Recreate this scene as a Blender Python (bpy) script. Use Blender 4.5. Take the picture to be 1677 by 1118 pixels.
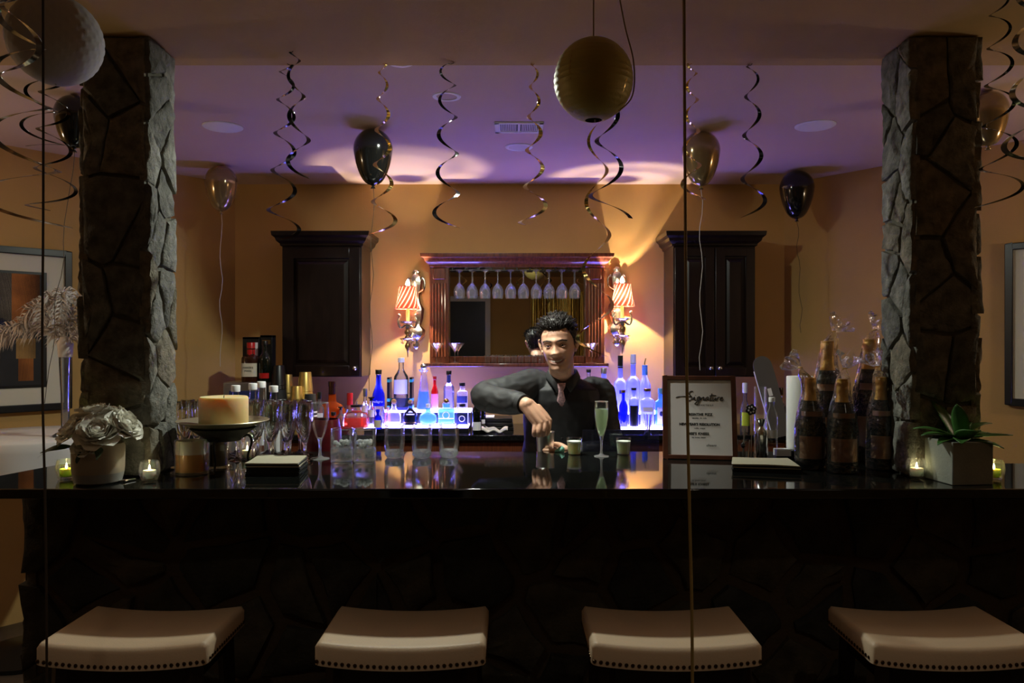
import bpy, bmesh, math, random
from mathutils import Vector, Matrix, noise, Euler

S = bpy.context.scene
for o in list(bpy.data.objects): bpy.data.objects.remove(o)
COL = S.collection
PI = math.pi
# ------------------------------------------------------------------ camera, light, exposure
F, CX, CY, CH = 1250.0, 838.5, 559.0, 1.52       # focal length in pixels, picture centre, eye height
def W(px, py, y): return Vector(((px-CX)*y/F, y, CH-(py-CY)*y/F))
def X(px, y): return (px-CX)*y/F
def Z(py, y): return CH-(py-CY)*y/F

cam = bpy.data.cameras.new('camera'); cam.sensor_width = 36; cam.lens = F/1677*36; cam.clip_start = .02
co = bpy.data.objects.new('camera', cam); COL.objects.link(co)
co.location = (0, 0, CH); co.rotation_euler = (PI/2, 0, 0); S.camera = co
S.view_settings.view_transform = 'Standard'; S.view_settings.look = 'None'
S.view_settings.exposure = 0.9; S.view_settings.gamma = 1.0
S.view_settings.use_curve_mapping = False
S.cycles.transparent_max_bounces = 40; S.cycles.max_bounces = 16; S.cycles.transmission_bounces = 16; S.cycles.glossy_bounces = 8
wd = bpy.data.worlds.new('night'); S.world = wd; wd.use_nodes = True
wd.node_tree.nodes['Background'].inputs[0].default_value = (.5, .4, .3, 1)
wd.node_tree.nodes['Background'].inputs[1].default_value = .002

def lamp(name, kind, loc, power, col, rad=.02, rot=(0, 0, 0), size=None, spot=None, blend=.3):
    l = bpy.data.lights.new(name, kind); l.energy = power; l.color = col
    if kind == 'AREA':
        l.shape = 'DISK' if not isinstance(size, tuple) else 'RECTANGLE'
        if isinstance(size, tuple): l.size, l.size_y = size
        else: l.size = size
    else: l.shadow_soft_size = rad
    if kind == 'SPOT': l.spot_size = spot; l.spot_blend = blend
    o = bpy.data.objects.new(name, l); COL.objects.link(o); o.location = loc; o.rotation_euler = rot
    return o
# unseen lamps added to fill the front room dimly, outside the mirror's view
for x in (-2.1, 2.2): lamp('front_room_fill', 'AREA', (x, .1, 2.52), .45, (1, .88, .70), size=.4)
# two unseen spots added to light the stools but not the columns
for x in (-.75, .95): lamp('stool_fill_spot', 'SPOT', (x, .75, 2.53), 13, (1, .86, .66), rad=.04, rot=(.30, 0, 0), spot=math.radians(76), blend=1)
# unseen lamps added to brighten the angled walls and pictures, out of frame
lamp('side_wall_fill', 'POINT', (-3.02, 2.80, 1.95), 5.0, (1, .84, .62), rad=.07)
lamp('side_wall_fill', 'POINT', (2.92, 2.75, 1.95), 5.0, (1, .84, .62), rad=.07)
# recessed downlight in the alcove ceiling just behind the soffit edge
lamp('bar_downlight', 'AREA', (-.28, 3.27, 2.566), 16.0, (.93, 1.0, .86), size=.07)
# added spot to brighten the man and his drinks, hidden by the soffit edge
lamp('man_fill_spot', 'SPOT', (-.42, 2.87, 2.566), 60, (1, .97, .86), rad=.03, rot=(Vector((.17, 3.30, 1.30))-Vector((-.42, 2.87, 2.566))).to_track_quat('-Z', 'Y').to_euler(), spot=math.radians(56), blend=.7)
# the two sconce bulbs (left, right); the shades are built around them
SCONCES = [(-.673, 4.93, 1.795), (.715, 4.95, 1.815)]
for i, p in enumerate(SCONCES):
    lamp('sconce_bulb_light', 'POINT', p, 20, (1, .79, .54), rad=.006)
# LED strips lying on top of the mirror moulding and behind the bottles
LED = (.30, .25, 1.0)

# ------------------------------------------------------------------ helpers
rng = random.Random(7)
class MB:
    def __init__(s): s.v = []; s.f = []; s.m = []
    def add(s, vs, fs, mi=0):
        n = len(s.v); s.v += [tuple(p) for p in vs]; s.f += [tuple(i+n for i in f) for f in fs]; s.m += [mi]*len(fs); return s
    def box(s, c, d, rot=None, mi=0):
        hx, hy, hz = d[0]/2, d[1]/2, d[2]/2
        vs = [Vector((x, y, z)) for x in (-hx, hx) for y in (-hy, hy) for z in (-hz, hz)]
        if rot: R = Euler(rot).to_matrix(); vs = [R @ p for p in vs]
        vs = [p+Vector(c) for p in vs]
        return s.add(vs, [(0,1,3,2),(4,6,7,5),(0,4,5,1),(2,3,7,6),(0,2,6,4),(1,5,7,3)], mi)
    def b2(s, a, b, mi=0):
        return s.box([(a[i]+b[i])/2 for i in range(3)], [abs(b[i]-a[i]) for i in range(3)], None, mi)
    def lathe(s, prof, seg=24, n=2.0, ky=1.0, off=(0, 0, 0), a0=0, a1=2*PI, fn=None, mi=0):
        full = abs(a1-a0-2*PI) < 1e-6; k = seg if full else seg+1
        vs = []; fs = []
        for (r, z) in prof:
            for j in range(k):
                a = a0+(a1-a0)*j/seg; c, q = math.cos(a), math.sin(a)
                if n != 2: d = (abs(c)**n+abs(q)**n)**(-1/n); c *= d; q *= d
                rr = max(r, 1e-5)*(fn(a, z) if fn else 1)
                vs.append((off[0]+rr*c, off[1]+rr*q*ky, off[2]+z))
        for i in range(len(prof)-1):
            for j in range(seg):
                a = i*k+j; b = i*k+(j+1) % k
                fs.append((a, b, b+k, a+k))
        return s.add(vs, fs, mi)
    def tube(s, pts, rad, seg=8, mi=0, cap=True):
        pts = [Vector(p) for p in pts]; n = len(pts)
        if not isinstance(rad, (list, tuple)): rad = [rad]*n
        vs = []; fs = []; up = None
        for i, p in enumerate(pts):
            t = (pts[min(i+1, n-1)]-pts[max(i-1, 0)]).normalized()
            if up is None:
                up = Vector((0, 0, 1)) if abs(t.z) < .9 else Vector((1, 0, 0))
            u = (up-t*up.dot(t))
            if u.length < 1e-4: u = t.orthogonal()
            u.normalize(); up = u; w = t.cross(u)
            for j in range(seg):
                a = 2*PI*j/seg; vs.append(p+(u*math.cos(a)+w*math.sin(a))*rad[i])
        for i in range(n-1):
            for j in range(seg):
                a = i*seg+j; b = i*seg+(j+1) % seg; fs.append((a, b, b+seg, a+seg))
        if cap: fs.append(tuple(range(seg))[::-1]); fs.append(tuple((n-1)*seg+j for j in range(seg)))
        return s.add(vs, fs, mi)
    def ball(s, c, r, u=12, v=8, mi=0):
        if not isinstance(r, (tuple, list)): r = (r, r, r)
        vs = [(c[0], c[1], c[2]-r[2])]
        for i in range(1, v):
            t = PI*i/v
            for j in range(u):
                a = 2*PI*j/u; vs.append((c[0]+r[0]*math.sin(t)*math.cos(a), c[1]+r[1]*math.sin(t)*math.sin(a), c[2]-r[2]*math.cos(t)))
        vs.append((c[0], c[1], c[2]+r[2])); e = len(vs)-1; fs = []
        for j in range(u): fs.append((0, 1+(j+1) % u, 1+j)); fs.append((e, 1+(v-2)*u+j, 1+(v-2)*u+(j+1) % u))
        for i in range(v-2):
            for j in range(u):
                a = 1+i*u+j; b = 1+i*u+(j+1) % u; fs.append((a, b, b+u, a+u))
        return s.add(vs, fs, mi)
    def prism(s, poly, z0, z1, mi=0):
        n = len(poly); vs = [(x, y, z0) for x, y in poly]+[(x, y, z1) for x, y in poly]
        fs = [tuple(range(n))[::-1], tuple(range(n, 2*n))]+[(i, (i+1) % n, n+(i+1) % n, n+i) for i in range(n)]
        return s.add(vs, fs, mi)
    def grid(s, fn, nu, nv, mi=0):
        vs = [fn(i/nu, j/nv) for j in range(nv+1) for i in range(nu+1)]
        fs = [(j*(nu+1)+i, j*(nu+1)+i+1, (j+1)*(nu+1)+i+1, (j+1)*(nu+1)+i) for j in range(nv) for i in range(nu)]
        return s.add(vs, fs, mi)
    def xf(s, M):
        s.v = [tuple(M @ Vector(p)) for p in s.v]; return s
    def mesh(s, name, mats, sharp=38, recalc=True):
        me = bpy.data.meshes.new(name); me.from_pydata(s.v, [], s.f)
        mats = mats if isinstance(mats, (list, tuple)) else [mats]
        for m in mats: me.materials.append(m)
        if len(mats) > 1: me.polygons.foreach_set('material_index', s.m)
        if recalc:
            b = bmesh.new(); b.from_mesh(me); bmesh.ops.remove_doubles(b, verts=b.verts, dist=2e-5)
            bmesh.ops.recalc_face_normals(b, faces=b.faces); b.to_mesh(me); b.free()
        me.polygons.foreach_set('use_smooth', [True]*len(me.polygons))
        if sharp: me.set_sharp_from_angle(angle=math.radians(sharp))
        me.update(); return me
    def build(s, name, mats, parent=None, loc=None, rot=None, bev=0, sharp=38, recalc=True):
        o = bpy.data.objects.new(name, s.mesh(name, mats, sharp, recalc)); COL.objects.link(o)
        if parent: o.parent = parent
        if loc is not None: o.location = loc
        if rot is not None: o.rotation_euler = rot
        if bev:
            m = o.modifiers.new('edge', 'BEVEL'); m.width = bev; m.segments = 2; m.limit_method = 'ANGLE'; m.angle_limit = .6
        return o
def tag(o, label, cat, group=None, kind=None):
    o['label'] = label; o['category'] = cat
    if group: o['group'] = group
    if kind: o['kind'] = kind
    return o
def thing(name, label, cat, loc=(0, 0, 0), rz=0, group=None):
    o = bpy.data.objects.new(name, None); COL.objects.link(o); o.empty_display_size = .05
    o.location = loc; o.rotation_euler = (0, 0, rz); return tag(o, label, cat, group)
def struct(o): o['kind'] = 'structure'; return o
KIDS = {}
def dup(root, loc=None, rz=None, label=None, group=None, scale=None):
    def cp(o, par):
        c = o.copy(); COL.objects.link(c)
        if par: c.parent = par
        for ch in o.children: cp(ch, c)
        return c
    r = cp(root, None)
    if loc is not None: r.location = loc
    if rz is not None: r.rotation_euler = (0, 0, rz)
    if label: r['label'] = label
    if group: r['group'] = group
    if scale: r.scale = scale
    return r
def cat_pts(pts, k=6):
    P = [Vector(p) for p in pts]; out = []
    for i in range(len(P)-1):
        a = P[max(i-1, 0)]; b = P[i]; c = P[i+1]; d = P[min(i+2, len(P)-1)]
        for j in range(k):
            t = j/k; out.append(.5*((2*b)+(c-a)*t+(2*a-5*b+4*c-d)*t*t+(3*b-a-3*c+d)*t**3))
    out.append(P[-1]); return out
def lerp_tab(tab, z):
    if z <= tab[0][0]: return tab[0][1]
    for (a, p), (b, q) in zip(tab, tab[1:]):
        if z <= b:
            t = (z-a)/(b-a); return p+(q-p)*t
    return tab[-1][1]
ORD = ['first','second','third','fourth','fifth','sixth','seventh','eighth','ninth','tenth','eleventh','twelfth']
# ------------------------------------------------------------------ materials
def mat(name, col, rough=.5, metal=0, bump=0, scale=40, var=0, vscale=None, trans=0, ior=1.45, emit=0, ecol=None, spec=.5, coat=0, sss=0, sheen=0, stretch=None):
    m = bpy.data.materials.new(name); m.use_nodes = True; nt = m.node_tree; b = nt.nodes['Principled BSDF']; L = nt.links.new
    I = b.inputs
    I['Base Color'].default_value = (*col, 1); I['Roughness'].default_value = rough; I['Metallic'].default_value = metal
    I['IOR'].default_value = ior; I['Specular IOR Level'].default_value = spec
    I['Transmission Weight'].default_value = trans
    if coat: I['Coat Weight'].default_value = coat; I['Coat Roughness'].default_value = .08
    if sheen: I['Sheen Weight'].default_value = sheen
    if sss:
        I['Subsurface Weight'].default_value = 1; I['Subsurface Radius'].default_value = (1, .6, .35); I['Subsurface Scale'].default_value = sss
    if emit: I['Emission Color'].default_value = (*(ecol or col), 1); I['Emission Strength'].default_value = emit
    if bump or var:
        tc = nt.nodes.new('ShaderNodeTexCoord'); src = tc.outputs['Object']
        if stretch:
            mp = nt.nodes.new('ShaderNodeMapping'); mp.inputs['Scale'].default_value = stretch; L(src, mp.inputs[0]); src = mp.outputs[0]
        if bump:
            t = nt.nodes.new('ShaderNodeTexNoise'); t.inputs['Scale'].default_value = scale; t.inputs['Detail'].default_value = 6; t.inputs['Roughness'].default_value = .6
            L(src, t.inputs['Vector'])
            bp = nt.nodes.new('ShaderNodeBump'); bp.inputs['Strength'].default_value = 1; bp.inputs['Distance'].default_value = bump
            L(t.outputs[0], bp.inputs['Height']); L(bp.outputs[0], I['Normal'])
        if var:
            t2 = nt.nodes.new('ShaderNodeTexNoise'); t2.inputs['Scale'].default_value = vscale or scale*.4; t2.inputs['Detail'].default_value = 5
            L(src, t2.inputs['Vector'])
            r = nt.nodes.new('ShaderNodeValToRGB'); r.color_ramp.elements[0].position = .3; r.color_ramp.elements[1].position = .7
            r.color_ramp.elements[0].color = (*[c*(1-var) for c in col], 1); r.color_ramp.elements[1].color = (*[min(1, c*(1+var)) for c in col], 1)
            L(t2.outputs[0], r.inputs[0]); L(r.outputs[0], I['Base Color'])
    return m
def thin(name, tint=(1, 1, 1), gl=1.0, rough=.02, trl=0.0, tcol=(1, 1, 1), ior=1.5, bump=0, scale=40, fk=1.0):
    """thin-walled glass: see-through with fresnel gloss, optionally part frosted (translucent)"""
    m = bpy.data.materials.new(name); m.use_nodes = True; nt = m.node_tree; nt.nodes.clear(); N = nt.nodes.new; L = nt.links.new
    out = N('ShaderNodeOutputMaterial'); mx = N('ShaderNodeMixShader'); fr = N('ShaderNodeFresnel'); fr.inputs['IOR'].default_value = ior
    tr = N('ShaderNodeBsdfTransparent'); tr.inputs[0].default_value = (*tint, 1)
    g = N('ShaderNodeBsdfGlossy'); g.inputs['Roughness'].default_value = rough; g.inputs[0].default_value = (gl, gl, gl, 1)
    body = tr
    if trl:
        a = N('ShaderNodeBsdfTranslucent'); a.inputs[0].default_value = (*tcol, 1)
        d = N('ShaderNodeBsdfDiffuse'); d.inputs[0].default_value = (*tcol, 1)
        ad = N('ShaderNodeMixShader'); ad.inputs[0].default_value = .5; L(a.outputs[0], ad.inputs[1]); L(d.outputs[0], ad.inputs[2])
        m2 = N('ShaderNodeMixShader'); m2.inputs[0].default_value = trl; L(tr.outputs[0], m2.inputs[1]); L(ad.outputs[0], m2.inputs[2]); body = m2
    if bump:
        tc = N('ShaderNodeTexCoord'); t = N('ShaderNodeTexNoise'); t.inputs['Scale'].default_value = scale; t.inputs['Detail'].default_value = 3
        L(tc.outputs['Object'], t.inputs['Vector']); bp = N('ShaderNodeBump'); bp.inputs['Distance'].default_value = bump
        L(t.outputs[0], bp.inputs['Height']); L(bp.outputs[0], g.inputs['Normal']); L(bp.outputs[0], fr.inputs['Normal'])
    fm = N('ShaderNodeMath'); fm.operation = 'MULTIPLY'; fm.inputs[1].default_value = fk; L(fr.outputs[0], fm.inputs[0]); L(fm.outputs[0], mx.inputs[0]); L(body.outputs[0], mx.inputs[1]); L(g.outputs[0], mx.inputs[2]); L(mx.outputs[0], out.inputs[0])
    return m
M = {}
def crystal(name, k, col=(.92, 1, .97)):     # thick pressed glass: clear, with white scatter mixed in to stand for sparkle
    m = mat(name, col, 0, trans=1, ior=1.47, bump=.002, scale=70); nt = m.node_tree; N = nt.nodes.new; L = nt.links.new; b = nt.nodes['Principled BSDF']
    a = N('ShaderNodeBsdfTranslucent'); d = N('ShaderNodeBsdfDiffuse'); x = N('ShaderNodeMixShader'); y = N('ShaderNodeMixShader'); y.inputs[0].default_value = k
    L(a.outputs[0], x.inputs[1]); L(d.outputs[0], x.inputs[2]); L(b.outputs[0], y.inputs[1]); L(x.outputs[0], y.inputs[2]); L(y.outputs[0], nt.nodes['Material Output'].inputs[0]); return m
M['crystal'] = crystal('pressed_glass', .28); M['ice'] = crystal('ice', .62)
M['wall'] = mat('gold_tan_paint', (.52, .31, .105), .8, bump=.0006, scale=90, var=.05, vscale=3)
M['soffit'] = mat('tan_ceiling_paint', (.58, .40, .185), .85, bump=.0006, scale=80, var=.05, vscale=3)
M['white_ceiling'] = mat('white_ceiling_paint', (.66, .50, .43), .85, bump=.0005, scale=90, var=.03, vscale=2)
M['floor'] = mat('dark_floor', (.06, .04, .028), .4, var=.4, vscale=5)
M['granite'] = mat('black_granite', (.006, .0065, .006), .045, var=.7, vscale=220, spec=.6)
M['granite2'] = mat('black_granite_back', (.008, .008, .009), .08, var=.7, vscale=220)
STONES = [mat('grey_stone', c, .85, bump=.012, scale=48, var=.45, vscale=26) for c in
          [(.175, .172, .15), (.225, .22, .19), (.13, .127, .11), (.19, .168, .125)]]
M['mortar'] = mat('mortar', (.13, .12, .095), .95, bump=.006, scale=60)
BASEST = [mat('brown_stone', c, .8, bump=.009, scale=30, var=.5, vscale=12) for c in
          [(.055, .045, .030), (.038, .032, .022), (.065, .050, .030), (.030, .027, .022)]]
M['mortar_dark'] = mat('dark_mortar', (.075, .048, .026), .95, bump=.006, scale=60)
M['darkwood'] = mat('espresso_wood', (.010, .0045, .003), .32, var=.4, vscale=8, stretch=(6, 6, .8), coat=.15)
M['cherry'] = mat('cherry_wood', (.13, .034, .014), .33, var=.45, vscale=10, stretch=(8, 8, .9), coat=1.0)
M['mirror'] = mat('mirror_silver', (.86, .88, .88), .0, 1)
M['black'] = mat('black_paint', (.006, .006, .006), .35)
M['blackmat'] = mat('black_matte', (.010, .010, .011), .7)
M['white'] = mat('white_plastic', (.92, .92, .92), .4)
M['trimwhite'] = mat('white_trim', (.72, .70, .68), .5)
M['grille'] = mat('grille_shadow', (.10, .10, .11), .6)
M['steel'] = mat('polished_steel', (.80, .80, .77), .16, 1)
M['tin'] = mat('satin_steel', (.82, .82, .78), .30, 1)
M['paddlegrey'] = mat('dark_grey_laminate', (.085, .08, .08), .5)
M['brushed'] = mat('brushed_steel', (.42, .42, .42), .35, 1)
M['silver'] = mat('antique_silver', (.72, .66, .54), .24, 1, bump=.0012, scale=70)
M['brass'] = mat('antique_brass', (.42, .28, .11), .28, 1)
M['goldfoil'] = mat('gold_foil', (.85, .54, .15), .22, .6, bump=.0022, scale=90)
M['gold_ribbon'] = mat('gold_foil_ribbon', (.85, .60, .22), .16, 1)
M['black_ribbon'] = mat('black_foil_ribbon', (.045, .042, .045), .16, 1)
M['silver_ribbon'] = mat('silver_foil_ribbon', (.62, .60, .57), .14, 1)
M['goldcup'] = mat('gold_paper_cup', (.62, .43, .13), .34, .85)
M['leather'] = mat('cream_leather', (.56, .41, .28), .5, bump=.0006, scale=200, var=.05, vscale=6)
M['nail'] = mat('bronze_nailhead', (.10, .065, .035), .3, 1)
M['glass'] = mat('clear_glass', (.97, 1, .985), .0, trans=1, ior=1.47)
M['clearglass'] = mat('flute_glass', (.985, 1, .99), .0, trans=1, ior=1.5)
M['thin'] = thin('thin_glass', (.985, .99, .99), 1, .02, .02, (1, 1, 1), 1.4, fk=.45)
M['stem'] = thin('stemware_glass', (.97, .98, .98), 1, .05, .012, (.9, .9, .95), 1.5, fk=.62)
M['hang'] = thin('hanging_stemware', (.97, .98, .98), 1, .05, .09, (.95, .95, 1), 1.5, fk=.8)
M['plastic'] = thin('clear_plastic', (.97, .98, .985), 1, .05, fk=.45)
M['bottleclear'] = thin('clear_bottle_glass', (.90, .92, .96), 1, .03, .09, (.85, .88, 1))
M['frost'] = thin('frosted_glass', (.62, .68, 1), 1, .25, .70, (.50, .56, 1))
M['iceblue'] = thin('ice_blue_glass', (.35, .65, 1), 1, .05, .55, (.20, .55, 1))
M['cobalt'] = thin('cobalt_glass', (.03, .05, .80), 1, .03, .45, (.02, .03, .85))
M['redglass'] = thin('red_glass', (.85, .03, .02), 1, .03, .45, (.80, .03, .02))
M['pinkglass'] = thin('pink_glass', (1, .55, .60), 1, .04, .4, (1, .45, .5))
M['amber'] = thin('amber_spirit', (.95, .22, .03), 1, .03, .5, (.95, .18, .02))
M['redliq'] = thin('red_spirit', (1, .08, .02), 1, .03, .5, (1, .07, .02))
M['darkglass'] = mat('dark_bottle_glass', (.004, .006, .004), .05, spec=.6)
M['brownglass'] = mat('brown_bottle_glass', (.030, .008, .004), .06, spec=.6)
M['smoke'] = thin('smoky_acrylic', (.55, .58, .70), 1, .02, .12, (.10, .12, .2))
M['cello'] = thin('cellophane', (.97, .97, .97), 1, .06, .02, (.9, .9, .9), 1.6, bump=.02, scale=38)
M['paper'] = mat('white_paper', (.86, .86, .83), .7)
M['label'] = mat('cream_label', (.62, .56, .45), .6)
M['wlabel'] = mat('white_label', (.80, .80, .82), .5)
M['pinklabel'] = mat('pink_foil_label', (.50, .30, .19), .45, .25)
M['redwax'] = mat('red_wax', (.45, .012, .012), .3)
M['ink'] = mat('black_ink', (.006, .006, .006), .6)
M['teal'] = mat('teal_print', (.03, .40, .38), .5)
M['navy'] = mat('navy_label', (.02, .03, .12), .5)
M['bluecap'] = mat('blue_cap', (.12, .35, .80), .3)
M['cork'] = mat('cork', (.42, .23, .09), .7, bump=.002, scale=120)
M['wax'] = mat('ivory_wax', (.90, .69, .36), .45, sss=.03)
M['waxwhite'] = mat('white_wax', (.86, .82, .66), .45, sss=.004)
M['waxamber'] = mat('amber_wax', (.66, .36, .10), .45, sss=.012)
M['waxolive'] = mat('olive_wax', (.18, .15, .06), .5)
M['waxgreen'] = mat('yellow_green_wax', (.62, .72, .08), .45, sss=.012)
M['flame'] = mat('candle_flame', (1, .85, .45), .5, emit=14)
M['iron'] = mat('black_iron', (.022, .02, .018), .45, .6)
M['platemetal'] = mat('champagne_metal_plate', (.46, .40, .27), .36, .75)
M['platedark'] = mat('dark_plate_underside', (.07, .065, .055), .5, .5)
M['petal'] = mat('white_petal', (.93, .91, .82), .7)
M['leaf'] = mat('dark_green_leaf', (.025, .055, .018), .5)
M['agave'] = mat('agave_leaf', (.055, .16, .035), .42, var=.3, vscale=14)
M['concrete'] = mat('grey_concrete', (.27, .285, .25), .8, bump=.001, scale=120, var=.1, vscale=14)
M['potwhite'] = mat('off_white_ceramic', (.34, .29, .22), .45)
M['potbase'] = mat('grey_ceramic_base', (.30, .30, .29), .4)
M['napkin'] = mat('black_napkin', (.010, .010, .010), .85)
M['napcream'] = mat('cream_napkin', (.44, .40, .29), .85)
M['blackballoon'] = mat('black_latex', (.006, .006, .006), .12, coat=.6)
M['goldballoon'] = mat('champagne_latex', (.34, .24, .12), .14, .6, coat=.6)
M['lantern'] = mat('gold_paper_lantern', (.40, .31, .075), .5, .12, bump=.0008, scale=150)
M['honeycomb'] = mat('white_tissue', (.46, .44, .44), .9)
M['olive_string'] = mat('olive_cord', (.26, .17, .05), .6)
M['dark_string'] = mat('dark_cord', (.03, .018, .01), .6)
M['white_string'] = mat('white_string', (.55, .50, .48), .5)
M['frameblack'] = mat('black_frame_lacquer', (.008, .008, .009), .3)
M['matboard'] = mat('white_mat_board', (.62, .59, .50), .8)
M['cloth'] = mat('white_tablecloth', (.66, .63, .62), .85)
M['feather'] = mat('white_feather', (.70, .64, .60), .9)
M['maroon'] = mat('maroon_tin', (.10, .006, .010), .3, var=.2, vscale=30)
M['goldfringe'] = mat('gold_foil_fringe', (.55, .40, .10), .25, 1)
M['cherryedge'] = mat('reddish_frame_wood', (.085, .030, .016), .35, var=.3, vscale=20)
M['brownchair'] = mat('brown_wood', (.30, .12, .035), .4)
M['led'] = mat('led_panel', LED, .4, emit=14)
M['acryl'] = mat('white_acrylic', (.70, .72, .95), .3)
def shade_mat():
    m = bpy.data.materials.new('striped_shade_fabric'); m.use_nodes = True; nt = m.node_tree; nt.nodes.clear(); N = nt.nodes.new; L = nt.links.new
    tc = N('ShaderNodeTexCoord'); sp = N('ShaderNodeSeparateXYZ'); L(tc.outputs['Object'], sp.inputs[0])
    at = N('ShaderNodeMath'); at.operation = 'ARCTAN2'; L(sp.outputs[1], at.inputs[0]); L(sp.outputs[0], at.inputs[1])
    a = N('ShaderNodeMath'); a.operation = 'MULTIPLY'; a.inputs[1].default_value = 14; L(at.outputs[0], a.inputs[0])
    b = N('ShaderNodeMath'); b.operation = 'MULTIPLY_ADD'; b.inputs[1].default_value = -120; L(sp.outputs[2], b.inputs[0]); L(a.outputs[0], b.inputs[2])
    s = N('ShaderNodeMath'); s.operation = 'SINE'; L(b.outputs[0], s.inputs[0])
    r = N('ShaderNodeValToRGB'); r.color_ramp.elements[0].position = .30; r.color_ramp.elements[1].position = .75
    r.color_ramp.elements[0].color = (.50, .075, .045, 1); r.color_ramp.elements[1].color = (.80, .62, .50, 1); L(s.outputs[0], r.inputs[0])
    t = N('ShaderNodeBsdfTranslucent'); d = N('ShaderNodeBsdfDiffuse'); L(r.outputs[0], t.inputs[0]); L(r.outputs[0], d.inputs[0])
    op = N('ShaderNodeBsdfTransparent'); op.inputs[0].default_value = (0, 0, 0, 1)   # dense weave: most of the lamp's light is held back
    m1 = N('ShaderNodeMixShader'); m1.inputs[0].default_value = .955; L(t.outputs[0], m1.inputs[1]); L(op.outputs[0], m1.inputs[2])
    mx = N('ShaderNodeMixShader'); mx.inputs[0].default_value = .25; L(m1.outputs[0], mx.inputs[1]); L(d.outputs[0], mx.inputs[2])
    o = N('ShaderNodeOutputMaterial'); L(mx.outputs[0], o.inputs[0]); return m
M['shade'] = shade_mat()
M['bulb'] = mat('frosted_bulb', (1, .9, .72), .5, emit=18.0, ecol=(1, .84, .60))

def text(name, s, size, m, parent, loc, rot=(PI/2, 0, 0), align='CENTER', shear=0, sp=1.0, off=0, ext=.0002):
    c = bpy.data.curves.new(name, 'FONT'); c.body = s; c.size = size; c.align_x = align; c.align_y = 'CENTER'; c.shear = shear
    c.space_character = sp; c.offset = off; c.extrude = ext; c.resolution_u = 2; c.materials.append(m)
    q = bpy.data.objects.new(name, c); COL.objects.link(q); bpy.context.view_layer.update()
    me = bpy.data.meshes.new_from_object(q.evaluated_get(bpy.context.evaluated_depsgraph_get())); bpy.data.objects.remove(q)
    o = bpy.data.objects.new(name, me); COL.objects.link(o); o.parent = parent; o.location = loc; o.rotation_euler = rot; return o
# ------------------------------------------------------------------ setting
ZF, ZA = 2.536, 2.57                   # front ceiling, alcove ceiling
YB, YS = 5.10, 2.81                    # back wall, soffit edge
def slab(name, a, b, m): return struct(MB().b2(a, b).build(name, m))
slab('floor', (-4, -2.2, -.1), (4, 5.4, 0), M['floor'])
slab('ceiling', (-4, -2.2, ZF), (4, YS, ZF+.2), M['soffit'])
slab('ceiling_alcove', (-4, YS+.001, ZA), (4, 5.5, ZA+.2), M['white_ceiling'])
def wall(name, p, q, m=None, t=.12, z1=2.7):
    p = Vector((*p, 0)); q = Vector((*q, 0)); d = (q-p).normalized(); n = Vector((d.y, -d.x, 0))
    if n.dot(Vector((0, 2, 0))-p) > 0: n = -n
    return struct(MB().prism([(p.x, p.y), (q.x, q.y), (q.x+n.x*t, q.y+n.y*t), (p.x+n.x*t, p.y+n.y*t)], 0, z1).build(name, m or M['wall']))
wall('wall_back', (-1.90, YB), (1.87, YB))
wall('wall_back_left', (-1.85, YB), (-3.20, 3.5))
wall('wall_back_right', (1.82, YB), (3.10, 3.4))
wall('wall_left', (-3.20, 3.5), (-3.20, -2.0))
wall('wall_right', (3.10, 3.4), (3.10, -2.0))
wall('wall_front', (-3.3, -1.9), (3.2, -1.9))
# the front room's far side, which the bar mirror shows
d = MB().b2((-1.05, -1.898, 0), (-.42, -1.87, 2.15)).build('door_1', M['black']); struct(d)
t = MB()
for x0, x1, z0, z1 in [(-1.13, -1.05, 0, 2.23), (-.42, -.34, 0, 2.23), (-1.05, -.42, 2.15, 2.23)]: t.b2((x0, -1.898, z0), (x1, -1.85, z1))
struct(t.build('trim_1', M['trimwhite'], bev=.004))
fc = thing('foil_fringe_curtain', 'gold foil fringe curtain hanging on the far wall, seen in the bar mirror', 'curtain', (.75, -1.86, 2.3))
MB().b2((-.45, -.012, -.02), (.45, .012, .01)).build('header_band', M['goldfringe'], fc)
t = MB()
for i in range(170):
    x = -.45+.9*i/170+rng.uniform(-.003, .003); l = rng.uniform(1.75, 2.0); a = rng.uniform(-.7, .7); y = rng.uniform(-.01, .02)
    dx, dy = .003*math.cos(a), .003*math.sin(a); sw = rng.uniform(-.02, .02)
    t.grid(lambda u, v: (x+(u*2-1)*dx+sw*v+.004*math.sin(v*9+i), y+(u*2-1)*dy+.006*math.sin(v*7+i*2), -.02-l*v), 1, 8)
t.build('fringe', M['goldfringe'], fc, recalc=False)['kind'] = 'stuff'
# ------------------------------------------------------------------ stone building
def clip(poly, n, c):
    out = []
    for i in range(len(poly)):
        a, b = poly[i], poly[(i+1) % len(poly)]
        da, db = a[0]*n[0]+a[1]*n[1]-c, b[0]*n[0]+b[1]*n[1]-c
        if da <= 0: out.append(a)
        if da*db < 0:
            t = da/(da-db); out.append((a[0]+(b[0]-a[0])*t, a[1]+(b[1]-a[1])*t))
    return out
def cells(w, h, nu, nv, R, jit=.42, asp=1.0):
    sd = []
    for j in range(nv):
        for i in range(nu):
            sd.append(((i+.5+R.uniform(-jit, jit)+(.25 if j % 2 else -.25)*(nu > 1))*w/nu, (j+.5+R.uniform(-jit, jit))*h/nv))
    out = []
    for k, s in enumerate(sd):
        p = [(0, 0), (w, 0), (w, h), (0, h)]
        for q in sd:
            if q is s: continue
            n = (q[0]-s[0], (q[1]-s[1])*asp); mid = ((q[0]+s[0])/2, (q[1]+s[1])/2)
            p = clip(p, n, n[0]*mid[0]+n[1]*mid[1])
            if len(p) < 3: break
        if len(p) >= 3: out.append(p)
    return out
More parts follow.
